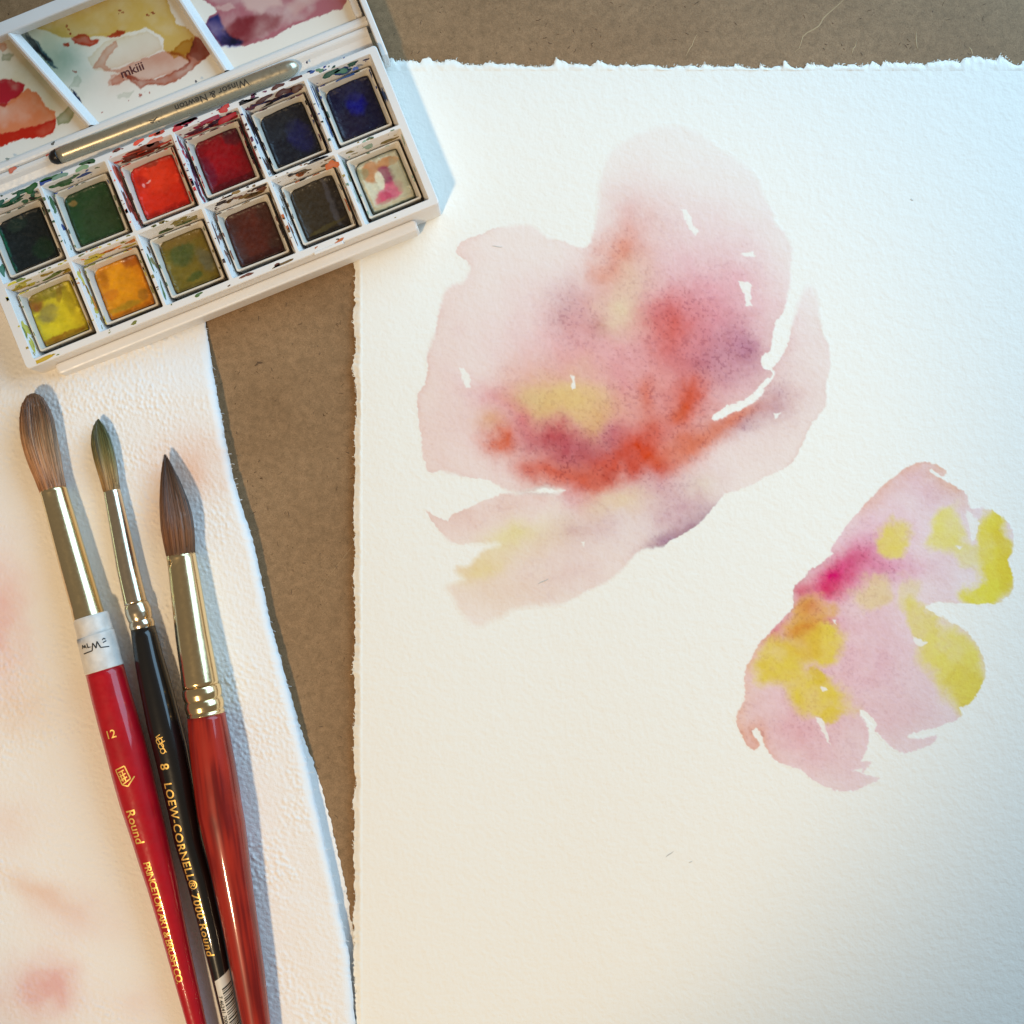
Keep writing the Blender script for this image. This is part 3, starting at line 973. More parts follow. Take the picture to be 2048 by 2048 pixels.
stain(z1((575, 310), (640, 268), (700, 280), (740, 320), (805, 320), (770, 360), (700, 372), (610, 350)), (200, 72, 40), .9, .3)
stain(z1((508, 350), (560, 338), (562, 370), (520, 372)), (200, 80, 52), .85, .3)
stain(z1((850, 288), (900, 268), (940, 248), (1004, 245), (990, 282), (940, 296), (880, 302)), (200, 84, 48), .85, .3)
for (x, y, r_) in ((970, 72, 9), (962, 106, 7), (990, 100, 9), (1192, 130, 14), (1232, 104, 14), (1250, 112, 8), (548, 210, 10), (562, 232, 9), (570, 268, 7), (600, 578, 10), (1130, 765, 12), (1200, 750, 6), (1170, 745, 5), (1010, 660, 8), (820, 896, 7), (1040, 800, 6)):
    cv.gauss(x * Z1, y * Z1, r_ * Z1, r_ * Z1 * .8, 20, (176, 74, 50), .95, hard=.8, bleed=.1)
for pts in (((620, 600), (660, 640), (640, 700), (560, 690)), ((940, 770), (1000, 740), (1080, 730), (1040, 780), (960, 790))):
    stain(z1(*pts), (206, 216, 206), .5, .4)
stain(z1((-400, 640), (100, 640), (200, 690), (160, 765), (90, 800), (40, 850), (-400, 900)), (196, 26, 54), .92, .2)
stain(z1((-400, 840), (60, 830), (120, 780), (220, 712), (310, 760), (360, 850), (440, 900), (447, 1000), (420, 1070), (350, 1105), (200, 1110), (80, 1150), (-400, 1330)), (240, 146, 104), .85, .5, 2.2)
stain(z1((-400, 1250), (0, 1080), (150, 1040), (300, 1010), (447, 960), (445, 1010), (420, 1070), (340, 1105), (200, 1112), (80, 1150), (-400, 1330)), (218, 66, 32), .8, .3)
stain(z1((450, 950), (500, 900), (570, 845), (605, 900), (560, 985), (470, 1010)), (160, 172, 140), .75, .5)
stain(z1((20, 440), (110, 430), (90, 480), (20, 490)), (150, 164, 136), .6, .3)
stain(z1((0, 350), (40, 340), (60, 390), (20, 420), (-10, 400)), (222, 160, 130), .7, .3)
stain(z1((110, 320), (150, 340), (120, 360)), (120, 140, 110), .7)
# purple puddle in the right-hand well
stain(z1((1560, -300), (1640, 0), (1720, 60), (1750, 100), (1690, 130), (1662, 200), (1690, 260), (1780, 372)) + z2((0, 366), (120, 372), (280, 312), (350, 302), (450, 232), (600, 172), (650, 142), (780, 112), (820, 80), (900, 70), (935, 20), (960, -300)), (188, 116, 132), .92, .5, 3)
stain(z2((-60, 240), (60, 150), (260, 110), (420, 130), (380, 210), (250, 290), (120, 350), (20, 340)), (176, 66, 80), .8, .1, soft=5)
stain(z1((1690, 150), (1760, 110), (1790, 210), (1870, 300), (1960, 340), (1930, 370), (1780, 372), (1690, 260), (1662, 200)), (38, 96, 215), .95, .2, soft=3)
stain(z2((-60, 280), (30, 330), (100, 350), (20, 366), (-80, 350)), (22, 40, 110), .8, .1, soft=3)
stain(z2((60, -60), (140, 80), (250, 110), (300, 60), (420, 40), (380, -60)), (236, 206, 204), .75, .1, soft=5, mix=True)
stain(z2((460, 40), (560, -20), (700, -10), (600, 60), (520, 130)), (226, 190, 188), .6, .1, soft=5, mix=True)
stain(z2((-120, 60), (0, 20), (40, 60), (-20, 90), (-100, 80)), (230, 196, 196), .6, .2, soft=2, mix=True)
stain(z1((1490, -40), (1560, 90), (1590, 160), (1550, 130), (1500, 60), (1470, 0)), (236, 170, 150), .7, .4)
fcol = np.clip(cv.c, 0, 1)
F = grid_faces(*LX.shape)
r1, r2 = ridge_pts(0, LF), ridge_pts(1, LF)


def side(r):
    t = r[1] - r[0]
    return (LX - r[0][0]) - (LY - r[0][1]) * t[0] / t[1]


s1, s2 = side(r1), side(r2)
idx = np.where(s1 < 2, 0, np.where(s2 < 2, 1, 2)).reshape(-1)
P = np.stack([LX, LY, Zl + .0 * LX], -1).reshape(-1, 3)
for k, lab in enumerate(('left mixing well with crimson and orange dried paint', 'middle mixing well with ochre, blue and brown dried paint', 'right mixing well with purple and blue dried paint')):
    f = F[idx[F[:, 0]] == k]
    used = np.unique(f)
    re = np.full(len(P), -1)
    re[used] = np.arange(len(used))
    o = mesh_obj('mixing_well', P[used], re[f], m_wellfloor, pal, fcol.reshape(-1, 3)[used], True)
    o['label'] = lab
tx, ty, tf = text_geo('mkiii', 24, .98)
c0 = PL(267, 139, LF)
tx, ty = tx - tx.mean(), ty - ty.mean()
mesh_obj('embossed_lettering', np.stack([c0[0] + tx * 1.1, c0[1] + ty, np.full(len(tx), LF + .5)], -1), tf, M('stained_emboss', (84, 40, 42), .4), pal)

# ------------------------------------------------------------------ half pans
PW, PH = IW + 1.0 - 3, IH - 3
PWo, PHo = 110.0, 121.0
PZ0, PZ1 = ZF + .5, ZR - 19
SPEC = {
    (0, 0): ('near-black green', (22, 30, 32), 'half pan of near-black green paint at the cropped left end'),
    (0, 1): ('dark green', (38, 66, 34), 'half pan of dark forest green paint beside the red pan'),
    (0, 2): ('vermilion', (206, 42, 20), 'half pan of bright vermilion red paint'),
    (0, 3): ('crimson', (118, 10, 20), 'half pan of deep crimson paint with purple smears round it'),
    (0, 4): ('indigo', (26, 26, 34), 'half pan of blackish indigo paint between crimson and ultramarine'),
    (0, 5): ('ultramarine', (20, 18, 48), 'half pan of dark ultramarine blue paint in the top right corner'),
    (1, 0): ('lemon yellow', (196, 180, 44), 'half pan of lemon yellow paint smudged with olive and rust'),
    (1, 1): ('ochre', (206, 128, 18), 'half pan of warm ochre yellow paint'),
    (1, 2): ('olive', (112, 96, 34), 'half pan of olive green paint with mossy patches'),
    (1, 3): ('brown', (76, 34, 24), 'half pan of reddish brown paint'),
    (1, 4): ('sepia', (54, 44, 30), 'half pan of dark sepia paint beside the white pan'),
    (1, 5): ('white', (196, 186, 158), 'half pan of white paint smeared with pink and orange'),
}
PAN = {}
for (r, c) in cells:
    nm, base, lab = SPEC[(r, c)]
    cx, cy = cell_center(r, c)
    jx, jy, ja = random.uniform(-1, 1), random.uniform(-1, 1), radians(random.uniform(-.8, .8))
    lx, ly = cx + jx, cy + jy
    loc = (org[0] + lx * cr - ly * sr, org[1] + lx * sr + ly * cr, PB + PZ0)
    t = thing('half_pan', tuple(np.array(loc) * S), lab, 'paint pan', 'half pans of watercolour in the open box', ROT + ja)
    PAN[(r, c)] = t
    hgt = PZ1 - PZ0
    cup = MB()
    cup.loft([rrect(0, 0, PWo - 10, PHo - 10, 4, 0), rrect(0, 0, PWo - .8, PHo - .8, 4, hgt - 1), rrect(0, 0, PWo - 1.6, PHo - 1.6, 4, hgt), rrect(0, 0, PWo - 7, PHo - 7, 4, hgt),
              rrect(0, 0, PWo - 8, PHo - 8, 4, hgt - 1), rrect(0, 0, PWo - 19, PHo - 17, 4, hgt - 18)], cap0=True, cap1=True)
    cup.build('pan_cup', m_pan, t)
    # the cake of paint
    n, mrow = 72, 86
    a, b = np.meshgrid(np.linspace(-1, 1, n), np.linspace(-1, 1, mrow))
    hw, hh = (PWo - 17) / 2, (PHo - 14) / 2
    rad = .30
    sx = np.sign(a) * np.minimum(np.abs(a), 1)
    # round the corners, the top left one most
    k = np.clip((np.abs(a) - (1 - rad)) / rad, 0, 1) * np.clip((np.abs(b) - (1 - rad)) / rad, 0, 1)
    tl = ((a < 0) & (b > 0)) * 1.0
    shrink = 1 - k * np.where(tl > 0, .11, .045)
    X, Y = a * hw * shrink, b * hh * shrink
    seed = r * 6 + c
    ed = np.minimum(1 - np.abs(a), 1 - np.abs(b))
    Zp = hgt - 11 - 5 * sstep(.0, .9, np.sqrt(np.clip(1 - np.maximum(np.abs(a), np.abs(b)), 0, 1))) * .8
    Zp = Zp + 2.6 * (fbm(X, Y, 30, 4, seed + 50) - .5) - 4 * sstep(.06, 0, ed) - 5 * sstep(.5, 1.35, b - a - .3) * .6
    if (r, c) == (1, 5):
        Zp += 3.5 * sstep(.10, .2, ed + .10 * (fbm(X, Y, 18, 3, 5) - .5)) - 1
    px, py = 50 + 100 * (a + 1) / 2, 50 + 120 * (1 - b) / 2     # pan-plane pixels, x right, y down
    cv = Canvas(px, py, 2.5, 14)
    cv.bx, cv.by = px + 10 * (fbm(px, py, 20, 5, seed) - .5) * 2, py + 10 * (fbm(px, py, 20, 5, seed + 3) - .5) * 2
    cv.c *= lin(base) * (.86 + .28 * fbm(px, py, 40, 4, seed))[..., None]
    g = lambda x, y, rx, ry, an, col, al, hard=0.5: cv.gauss(50 + x, 50 + y, rx, ry, an, col, al, mix=True, hard=hard)
    if nm == 'near-black green':
        g(75, 90, 22, 20, 0, (28, 56, 34), .7); g(40, 20, 20, 12, 0, (34, 56, 46), .5); g(0, 60, 6, 60, 0, (0, 120, 84), .5)
    elif nm == 'dark green':
        g(18, 22, 8, 6, 0, (170, 130, 70), .5); g(60, 70, 40, 40, 0, (54, 66, 40), .5)
    elif nm == 'vermilion':
        g(60, 40, 40, 30, 0, (228, 62, 30), .6); g(52, 8, 14, 6, 0, (96, 44, 30), .7); g(22, 36, 10, 16, -30, (170, 30, 24), .6); g(34, 40, 5, 2, -20, (240, 190, 180), .8); g(20, 44, 3, 5, 0, (235, 160, 160), .7); g(50, 112, 60, 6, 0, (160, 22, 12), .7)  # the two small pale dabs are painted glints
    elif nm == 'crimson':
        g(50, 50, 36, 34, 0, (150, 12, 22), .8); g(86, 14, 18, 20, 0, (46, 22, 34), .7); g(10, 70, 14, 30, 0, (92, 14, 40), .6); g(60, 112, 60, 8, 0, (70, 4, 12), .7)
    elif nm == 'indigo':
        g(70, 70, 22, 34, -15, (32, 32, 78), .8); g(30, 30, 40, 30, 0, (40, 42, 46), .6)
    elif nm == 'ultramarine':
        g(55, 50, 18, 24, 0, (14, 12, 110), .95); g(60, 22, 30, 20, 0, (38, 36, 64), .5); g(20, 90, 40, 30, 0, (32, 24, 40), .6)
    elif nm == 'lemon yellow':
        g(60, 70, 40, 34, 0, (214, 196, 40), .8); g(32, 52, 22, 16, -20, (150, 138, 70), .85, .5); g(14, 22, 16, 16, -30, (140, 86, 40), .85); g(50, 10, 36, 12, 0, (126, 116, 36), .8); g(82, 40, 10, 30, 0, (140, 128, 34), .5); g(40, 112, 50, 8, 0, (140, 90, 20), .8); g(70, 20, 6, 20, 30, (120, 90, 30), .5)
    elif nm == 'ochre':
        g(56, 50, 36, 40, 0, (222, 146, 22), .8, .5); g(86, 10, 18, 12, 0, (150, 74, 20), .8); g(16, 30, 10, 20, 0, (170, 96, 20), .6); g(20, 66, 16, 10, 0, (186, 100, 26), .5); g(40, 100, 34, 8, 0, (160, 126, 30), .7); g(84, 90, 10, 12, 0, (140, 100, 30), .6); g(50, 114, 60, 6, 0, (180, 100, 10), .7)
    elif nm == 'olive':
        g(42, 40, 26, 22, 0, (74, 84, 40), .85, .5); g(50, 96, 16, 8, -10, (70, 84, 36), .85, .6); g(84, 70, 12, 26, -15, (100, 98, 72), .8, .5); g(50, 10, 50, 10, 0, (120, 92, 40), .6)
    elif nm == 'brown':
        g(86, 60, 16, 60, 0, (58, 38, 30), .7); g(14, 70, 12, 50, 0, (70, 48, 44), .6); g(50, 60, 34, 34, 0, (84, 34, 22), .6); g(60, 112, 60, 8, 0, (52, 18, 12), .7)
    elif nm == 'sepia':
        g(78, 60, 6, 60, 0, (78, 76, 82), .6); g(90, 60, 8, 60, 0, (34, 28, 26), .8); g(50, 104, 40, 5, -8, (80, 68, 30), .6); g(20, 116, 80, 4, 0, (28, 20, 14), .7)
    else:
        cv.put((206, 200, 172), .7 * np.ones_like(px), True)
        g0 = g
        g = lambda x, y, rx, ry, an, col, al: g0(x, y, rx, ry, an, col, al, .8)
        g(30, 30, 18, 22, 10, (186, 112, 50), .85); g(70, 24, 22, 10, 0, (186, 120, 60), .75); g(10, 26, 16, 12, 0, (130, 140, 104), .6); g(58, 48, 14, 20, -10, (140, 50, 86), .95); g(54, 84, 26, 18, -20, (206, 96, 122), .9); g(34, 94, 16, 12, 0, (196, 60, 90), .7)
        g(42, 54, 8, 18, 5, (220, 214, 186), .8); g(84, 60, 14, 40, 0, (170, 170, 140), .6); g(50, 110, 50, 10, 0, (168, 160, 130), .5)
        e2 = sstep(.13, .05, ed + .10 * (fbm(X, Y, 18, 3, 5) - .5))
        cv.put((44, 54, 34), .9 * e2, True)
    cv.c *= (1 + .34 * (fbm(px, py, 9, 4, seed + 20) - .5) + .30 * (fbm(px, py, 30, 3, seed + 24) - .5))[..., None]
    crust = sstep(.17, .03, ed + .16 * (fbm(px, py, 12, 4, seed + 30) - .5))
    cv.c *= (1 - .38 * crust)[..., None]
    fl_ = sstep(.66, .72, fbm(px, py, 11, 3, seed + 40)) * sstep(.35, .1, ed)
    cv.c = cv.c * (1 - .35 * fl_[..., None]) + .35 * fl_[..., None] * np.clip(cv.c * 1.8 + .02, 0, 1)
    Zp = Zp + 1.2 * crust + .9 * fl_ + .7 * (fbm(px, py, 7, 3, seed + 60) - .5)
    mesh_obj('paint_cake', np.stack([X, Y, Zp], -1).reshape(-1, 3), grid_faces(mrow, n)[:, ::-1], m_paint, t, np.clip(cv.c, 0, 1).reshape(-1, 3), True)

# ------------------------------------------------------------------ splashes of paint on the tray
SPL = {(0, 0): ((16, 86, 56), (20, 60, 40), (30, 30, 36)), (0, 1): ((40, 84, 40), (96, 120, 70), (30, 60, 30), (40, 70, 140)), (0, 2): ((206, 70, 44), (196, 50, 30), (110, 44, 26)),
       (0, 3): ((140, 16, 50), (90, 20, 50), (190, 40, 50), (60, 24, 60)), (0, 4): ((70, 30, 24), (40, 44, 100), (30, 26, 30), (90, 30, 60)), (0, 5): ((24, 60, 120), (40, 80, 66), (20, 40, 110)),
       (1, 0): ((190, 176, 40), (96, 110, 40), (170, 140, 30)), (1, 1): ((200, 180, 50), (120, 120, 40), (214, 130, 50)), (1, 2): ((120, 104, 40), (90, 60, 30), (70, 100, 50)),
       (1, 3): ((100, 50, 34), (60, 40, 36), (120, 90, 40)), (1, 4): ((70, 56, 36), (40, 40, 46), (110, 80, 40), (170, 90, 40)), (1, 5): ((130, 160, 140), (150, 130, 70), (90, 110, 80))}
DENS = {(0, 0): .7, (0, 1): .9, (0, 2): 1.5, (0, 3): 2.2, (0, 4): 1.3, (0, 5): .9, (1, 0): .9, (1, 1): 1.0, (1, 2): .7, (1, 3): .9, (1, 4): .9, (1, 5): .5}


class Decals:
    def __init__(s):
        s.mb, s.col = MB(), []

    def blob(s, quad, u, v, ru, rv, col, lift=.35):
        """irregular flat spot on a 4-corner face, u,v in 0..1, radii in pixels"""
        q = np.asarray(quad, float)
        eu, ev = q[1] - q[0], q[3] - q[0]
        lu, lv = np.linalg.norm(eu), np.linalg.norm(ev)
        nrm = np.cross(eu, ev)
        nrm = nrm / np.linalg.norm(nrm)
        if nrm[2] < 0:
            nrm = -nrm
        n = 14
        ph = random.random() * 9
        P, ok = [], True
        rot = random.uniform(-.5, .5)
        for k in range(n):
            a = 2 * pi * k / n
            rr = 1 + .30 * math.sin(2 * a + ph) + .18 * math.sin(3 * a + 2 * ph) + random.uniform(-.16, .16)
            x, y = rr * math.cos(a) * ru, rr * math.sin(a) * rv
            x, y = x * math.cos(rot) - y * math.sin(rot) * (ru / max(rv, .1)) * .2, x * math.sin(rot) * .2 + y * math.cos(rot)
            uu, vv = min(max(u + x / lu, .015), .985), min(max(v + y / lv, .015), .985)
            b = (q[0] * (1 - uu) + q[1] * uu) * (1 - vv) + (q[3] * (1 - uu) + q[2] * uu) * vv
            P.append(b + nrm * lift)
        cen = np.mean(P, 0)
        s.mb.add([cen] + P, [(0, 1 + k, 1 + (k + 1) % n) for k in range(n)])
        c = lin(col)
        s.col += [c * .9 + .06] + [c] * n

    def build(s, name, parent):
        return s.mb.build(name, m_splat, parent, kind='stuff', col=np.array(s.col))


for (r, c) in cells:
    D = Decals()
    cx, cy = cell_center(r, c)
    x0, x1, y0, y1 = cx - OW / 2, cx + OW / 2, cy - OH / 2, cy + OH / 2
    d1, d2 = 6, 7.5
    zt, zm = ZR - 1.4, ZR - 26
    faces = {'left': [(x0, y0, zt), (x0, y1, zt), (x0 + d1, y1 - d2, zm), (x0 + d1, y0 + d2, zm)],
             'right': [(x1, y0, zt), (x1, y1, zt), (x1 - d1, y1 - d2, zm), (x1 - d1, y0 + d2, zm)],
             'top': [(x0, y1, zt), (x1, y1, zt), (x1 - d1, y1 - d2, zm), (x0 + d1, y1 - d2, zm)],
             'bottom': [(x0, y0, zt), (x1, y0, zt), (x1 - d1, y0 + d2, zm), (x0 + d1, y0 + d2, zm)],
             'rimtop': [(x0 - 3, y1 + .8, ZR), (x1 + 3, y1 + .8, ZR), (x1 + 3, y1 + (14 if r == 0 else gv - 1), ZR), (x0 - 3, y1 + (14 if r == 0 else gv - 1), ZR)],
             'rimleft': [(x0 - gu + .8, y0, ZR), (x0 - .8, y0, ZR), (x0 - .8, y1, ZR), (x0 - gu + .8, y1, ZR)]}
    if r == 1:
        faces['rimfront'] = [(x0, y0 - 12, ZR), (x1, y0 - 12, ZR), (x1, y0 - 1, ZR), (x0, y0 - 1, ZR)]
    for fn, q in faces.items():
        m = {'left': 7, 'right': 8, 'top': 12, 'bottom': 3, 'rimtop': 6, 'rimleft': 4, 'rimfront': 3}[fn]
        if c == 5 and fn == 'right':
            m = 3
        for k in range(max(1, int(m * 1.45 * DENS[(r, c)] * random.uniform(.7, 1.2)))):
            big = random.random() < .30
            s_ = random.uniform(4, 9) if big else random.uniform(1.2, 3.4)
            col = np.array(random.choice(SPL[(r, c)])) * random.uniform(.85, 1.2)
            st = random.uniform(1.0, 3.2) if big else random.uniform(.8, 1.8)
            D.blob(q, random.uniform(.04, .96), random.uniform(.1, .9), s_ * st, s_ * .62, np.clip(col, 5, 250))
    # a tide line of colour along the pan side of some walls
    if DENS[(r, c)] > 1:
        for fn in ('left', 'bottom', 'top', 'right'):
            for k in range(7):
                D.blob(faces[fn], random.uniform(.1, .9), random.uniform(.45, .95), random.uniform(10, 26), random.uniform(2, 6), np.array(random.choice(SPL[(r, c)])))
    for fn, m in (('left', 2), ('right', 2), ('bottom', 1), ('top', 2)):
        for k in range(int(m * min(1.6, DENS[(r, c)]) + random.random())):
            col = np.array(SPL[(r, c)][0]) * .78 + np.array((222, 214, 200)) * .22
            D.blob(faces[fn], random.uniform(.1, .9), random.uniform(.3, .9), random.uniform(8, 22), random.uniform(4, 9), col, .2)
    # rim of the cup: colour that crept over it
    px0, px1, py0, py1 = cx - PWo / 2, cx + PWo / 2, cy - PHo / 2, cy + PHo / 2
    zq = PZ1 + .1
    for (q, m) in (([(px0, py1 - 3.4, zq), (px1, py1 - 3.4, zq), (px1, py1 - .8, zq), (px0, py1 - .8, zq)], 5), ([(px0 + .8, py0, zq), (px0 + 3.4, py0, zq), (px0 + 3.4, py1, zq), (px0 + .8, py1, zq)], 4),
                   ([(px1 - 3.4, py0, zq), (px1 - .8, py0, zq), (px1 - .8, py1, zq), (px1 - 3.4, py1, zq)], 5)):
        for k in range(int(m * DENS[(r, c)])):
            D.blob(q, random.random(), random.random(), random.uniform(1, 3) if q[1][0] - q[0][0] < 20 else random.uniform(3, 9), random.uniform(1, 3) if q[1][0] - q[0][0] > 20 else random.uniform(3, 9), np.array(random.choice(SPL[(r, c)])))
    D.build('paint_splatter', pal)

# the larger splashes one can point at, placed on the deck behind the pans and on the trough
D = Decals()


def at(px, py, z, rx, ry, col, n=1):
    p = PL(px, py, z)
    q = [(p[0] - 20, p[1] - 20, z), (p[0] + 20, p[1] - 20, z), (p[0] + 20, p[1] + 20, z), (p[0] - 20, p[1] + 20, z)]
    D.blob(q, .5, .5, rx, ry, col, .45)


for (x, y, rx, ry, col) in ((62, 377, 13, 8, (20, 84, 30)), (66, 389, 6, 4, (16, 70, 36)), (29, 398, 10, 4, (20, 84, 60)), (2, 405, 6, 6, (10, 84, 66)), (121, 352, 13, 5, (120, 150, 130)), (164, 336, 11, 6, (130, 160, 116)),
                            (308, 283, 14, 7, (216, 130, 104)), (300, 292, 36, 5.5, (112, 46, 22)), (448, 218, 12, 6, (200, 60, 54)), (420, 240, 40, 5, (150, 40, 60)), (455, 236, 24, 6, (170, 24, 30)),
                            (555, 173, 13, 5, (84, 36, 26)), (566, 184, 14, 8, (76, 34, 22)), (594, 177, 10, 8, (90, 52, 30)), (528, 198, 16, 5, (72, 30, 20)), (640, 141, 7, 4, (90, 130, 100)), (662, 147, 16, 6, (40, 76, 54)), (684, 142, 11, 5, (70, 110, 84)), (711, 137, 5, 4, (70, 90, 150)),
                            (690, 155, 26, 2.5, (20, 60, 110)), (663, 330, 11, 10, (200, 96, 40))):
    at(x, y, ZR + .1, rx, ry, col)
for (x, y, rx, ry, col) in ((24, 340, 8, 6, (214, 110, 84)), (95, 310, 4, 2, (190, 70, 50)), (106, 287, 4, 3, (90, 90, 80)), (392, 163, 3, 2, (60, 60, 70)), (15, 318, 5, 2, (140, 150, 140)), (614, 125, 2.5, 2.5, (40, 40, 70))):
    at(x, y, 43.6, rx, ry, col)
D.build('paint_splatter', pal)


# ------------------------------------------------------------------ tubes and brushes
class Tube:
    """a round body swept along a path of (photo x, photo y, height, radius in photo pixels)"""

    def __init__(s, pts, sub=4):
        p = np.array(pts, float)
        t = np.arange(len(p))
        tt = np.linspace(0, len(p) - 1, (len(p) - 1) * sub + 1) if sub > 1 else t
        P = np.stack([np.interp(tt, t, p[:, k]) for k in range(4)], -1)
        s.c = W(P[:, 0], P[:, 1], P[:, 2])
        s.r = P[:, 3] * (HP - P[:, 2]) / HP
        s.py = P[:, 1]
        s._frame()

    def _frame(s):
        T = np.gradient(s.c, axis=0)
        s.t = T / np.linalg.norm(T, axis=1)[:, None]
        z = np.array([0, 0, 1.0])
        sd = np.cross(z, s.t)
        s.sd = sd / np.linalg.norm(sd, axis=1)[:, None]
        s.up = np.cross(s.t, s.sd)
        s.s = np.concatenate([[0], np.cumsum(np.linalg.norm(np.diff(s.c, axis=0), axis=1))])

    def at(s, arc, ang, lift=0.0):
        f = lambda a: np.stack([np.interp(arc, s.s, a[:, k]) for k in range(3)], -1)
        r = np.interp(arc, s.s, s.r) + lift
        return f(s.c) + (f(s.sd) * np.cos(ang)[..., None] + f(s.up) * np.sin(ang)[..., None]) * r[..., None]

    def arc_of(s, py):
        return np.interp(py, s.py, s.s)

    def mesh(s, name, mat, parent, seg=40, col=None, radial=None, cap=True):
        th = np.linspace(0, 2 * pi, seg, endpoint=False)
        R = s.r[:, None] * (radial(s.s[:, None], th[None, :]) if radial else 1)
        V = s.c[:, None, :] + (s.sd[:, None, :] * np.cos(th)[None, :, None] + s.up[:, None, :] * np.sin(th)[None, :, None]) * R[..., None]
        mb = MB()
        mb.loft(list(V), cap0=cap, cap1=cap)
        cc = None if col is None else col(np.repeat(s.s[:, None], seg, 1), np.repeat(th[None, :], len(s.s), 0)).reshape(-1, 3)
        return mb.build(name, mat, parent, smooth=True, col=cc)

    def text(s, name, mat, parent, txt, py, a0, size, across=False, spacing=1.0, jitter=0.0):
        x, y, F = text_geo(txt, size, spacing)
        a_s = s.arc_of(py)
        if not across:
            arc, off = a_s + x, y - size * .35
            ang = a0 - off / np.interp(arc, s.s, s.r)
        else:
            arc = a_s - y
            ang = a0 - (x - x.mean()) / np.interp(arc, s.s, s.r)
        P = s.at(arc, ang, .45)
        return mesh_obj(name, P, F, mat, parent)


def relocate(root, objs):
    """move geometry so that it hangs from its thing's base"""
    from mathutils import Vector
    for o in objs:
        o.data.transform(__import__('mathutils').Matrix.Translation(-Vector(root.location)))


def bristles(parent, pts, seg, colf, nstr, seed, spread=.06):
    T = Tube(pts, 5)
    rad = lambda s_, th: 1 + .035 * (vnoise(th * 9 / 1.0 + 0 * s_, s_ / 60 + th * 0, seed) - .5) * 2 + .03 * np.sin(th * 17 + seed)
    b = T.mesh('bristles', m_hair, parent, seg, colf, rad)
    # single hairs lying over the body of the tuft
    mb, cols = MB(), []
    rg = random.Random(seed)
    for k in range(nstr):
        th = rg.uniform(-.15, pi + .15)
        a0, a1 = rg.uniform(.0, .25) * T.s[-1], rg.uniform(.7, 1.0) * T.s[-1]
        ss = np.linspace(a0, a1, 7)
        an = th + rg.uniform(-.12, .12) * np.linspace(1, 0, 7)
        lf = np.linspace(rg.uniform(-.2, 1.3) + (1.8 if rg.random() < .12 else 0), .2, 7)
        c = T.at(ss, an, lf)
        wd = rg.uniform(.3, .6)
        sdv = np.cross(T.t[0], c[0] - T.c[0])
        sdv = sdv / (np.linalg.norm(sdv) + 1e-9) * wd
        up = (c[3] - T.at(np.array([ss[3]]), np.array([th]), -3.0)[0])
        up = up / (np.linalg.norm(up) + 1e-9) * wd
        rings = [np.array([q - sdv, q + up, q + sdv]) * 1.0 for q in c]
        mb.loft(rings)
        cc = colf(ss[:, None], an[:, None]).reshape(-1, 3) * rg.choice((.55, .75, 1.0, 1.25, 1.5))
        cols.append(np.repeat(cc, 3, 0))
    mb.build('loose_hairs', m_hair, b, col=np.clip(np.concatenate(cols), 0, 1), kind='stuff')
    return T


def hair_color(length, stops, seed, amp=.35):
    xs_ = [q[0] for q in stops]
    cs = np.array([lin(q[1]) for q in stops])

    def f(s_, th):
        u = np.clip(s_ / length, 0, 1)
        c = np.stack([np.interp(u, xs_, cs[:, k]) for k in range(3)], -1)
        st = .6 * vnoise(th * 11, u * 3, seed) + .4 * vnoise(th * 27, u * 5, seed + 1)
        return c * (1 + amp * 2 * (st - .5))[..., None]
    return f


def finish(root):
    def rec(o):
        for ch in o.children:
            relocate(root, [ch])
            rec(ch)
    rec(root)


# --- brush with red handle and tape
base1 = W(209, 1337, 34)
b1 = thing('paintbrush', tuple(base1 * S), 'round brush with bright red handle and white tape below its gold ferrule', 'paintbrush', 'watercolour brushes laid on the paper towel')
zc = lambda y: 64 + 14 * sstep(900, 1500, y) - 8 * sstep(1700, 2100, y)
L1 = 215
bristles(b1, [(66, 787, 64, 4), (66.5, 791, 64, 11), (68, 799, 64, 18), (70, 815, 64, 25), (74, 842, 64, 30.5), (78, 872, 64, 32.5), (84, 900, 64, 32), (92, 930, 64, 29.5), (100, 957, 64, 26.5), (107, 981, 64, 24.5)],
         64, hair_color(200, ((0, (104, 70, 46)), (.2, (126, 88, 60)), (.45, (160, 120, 84)), (.75, (176, 130, 94)), (1, (152, 104, 72))), 4, .46), 520, 5)
Fr = Tube([(106.3, 978, 64, 25), (107.5, 983, 64, 26.2), (109, 988, 64, 25.8), (125, 1045, zc(1045), 27), (150, 1135, zc(1135), 28.5), (172, 1212, zc(1212), 29.5), (176, 1227, zc(1227), 30.5), (184, 1255, zc(1255), 30.5)], 3)
fer = Fr.mesh('ferrule', m_gold, b1, 56)
Tp = Tube([(181, 1232, zc(1232), 33), (182.5, 1237, zc(1237), 34.5), (191, 1268, zc(1268), 34.8), (191.6, 1270, zc(1270), 36.5), (207, 1332, zc(1332), 37.5), (209, 1339, zc(1339), 37.6)], 4)
tape = Tp.mesh('tape', m_tape, b1, 48, radial=lambda s_, th: 1 + .02 * (vnoise(th * 5, s_ / 9, 3) - .5))
H1 = Tube([(208.5, 1336, zc(1336), 36.9), (222, 1390, zc(1390), 38), (236, 1440, zc(1440), 39), (250, 1490, zc(1490), 39.4), (264, 1545, zc(1545), 39), (278, 1600, zc(1600), 37.5), (297, 1667, zc(1667), 34.5), (311, 1720, zc(1720), 32), (324, 1767, zc(1767), 29.5),
           (348, 1866, zc(1866), 24.5), (370, 1955, zc(1955), 21.5), (394, 2050, zc(2050), 18.5), (418, 2150, zc(2150), 15), (440, 2240, zc(2240), 12)], 4)
han = H1.mesh('handle', m_red, b1, 56)
H1.text('lettering', m_goldink, han, '12', 1467, radians(99), 22, across=True)
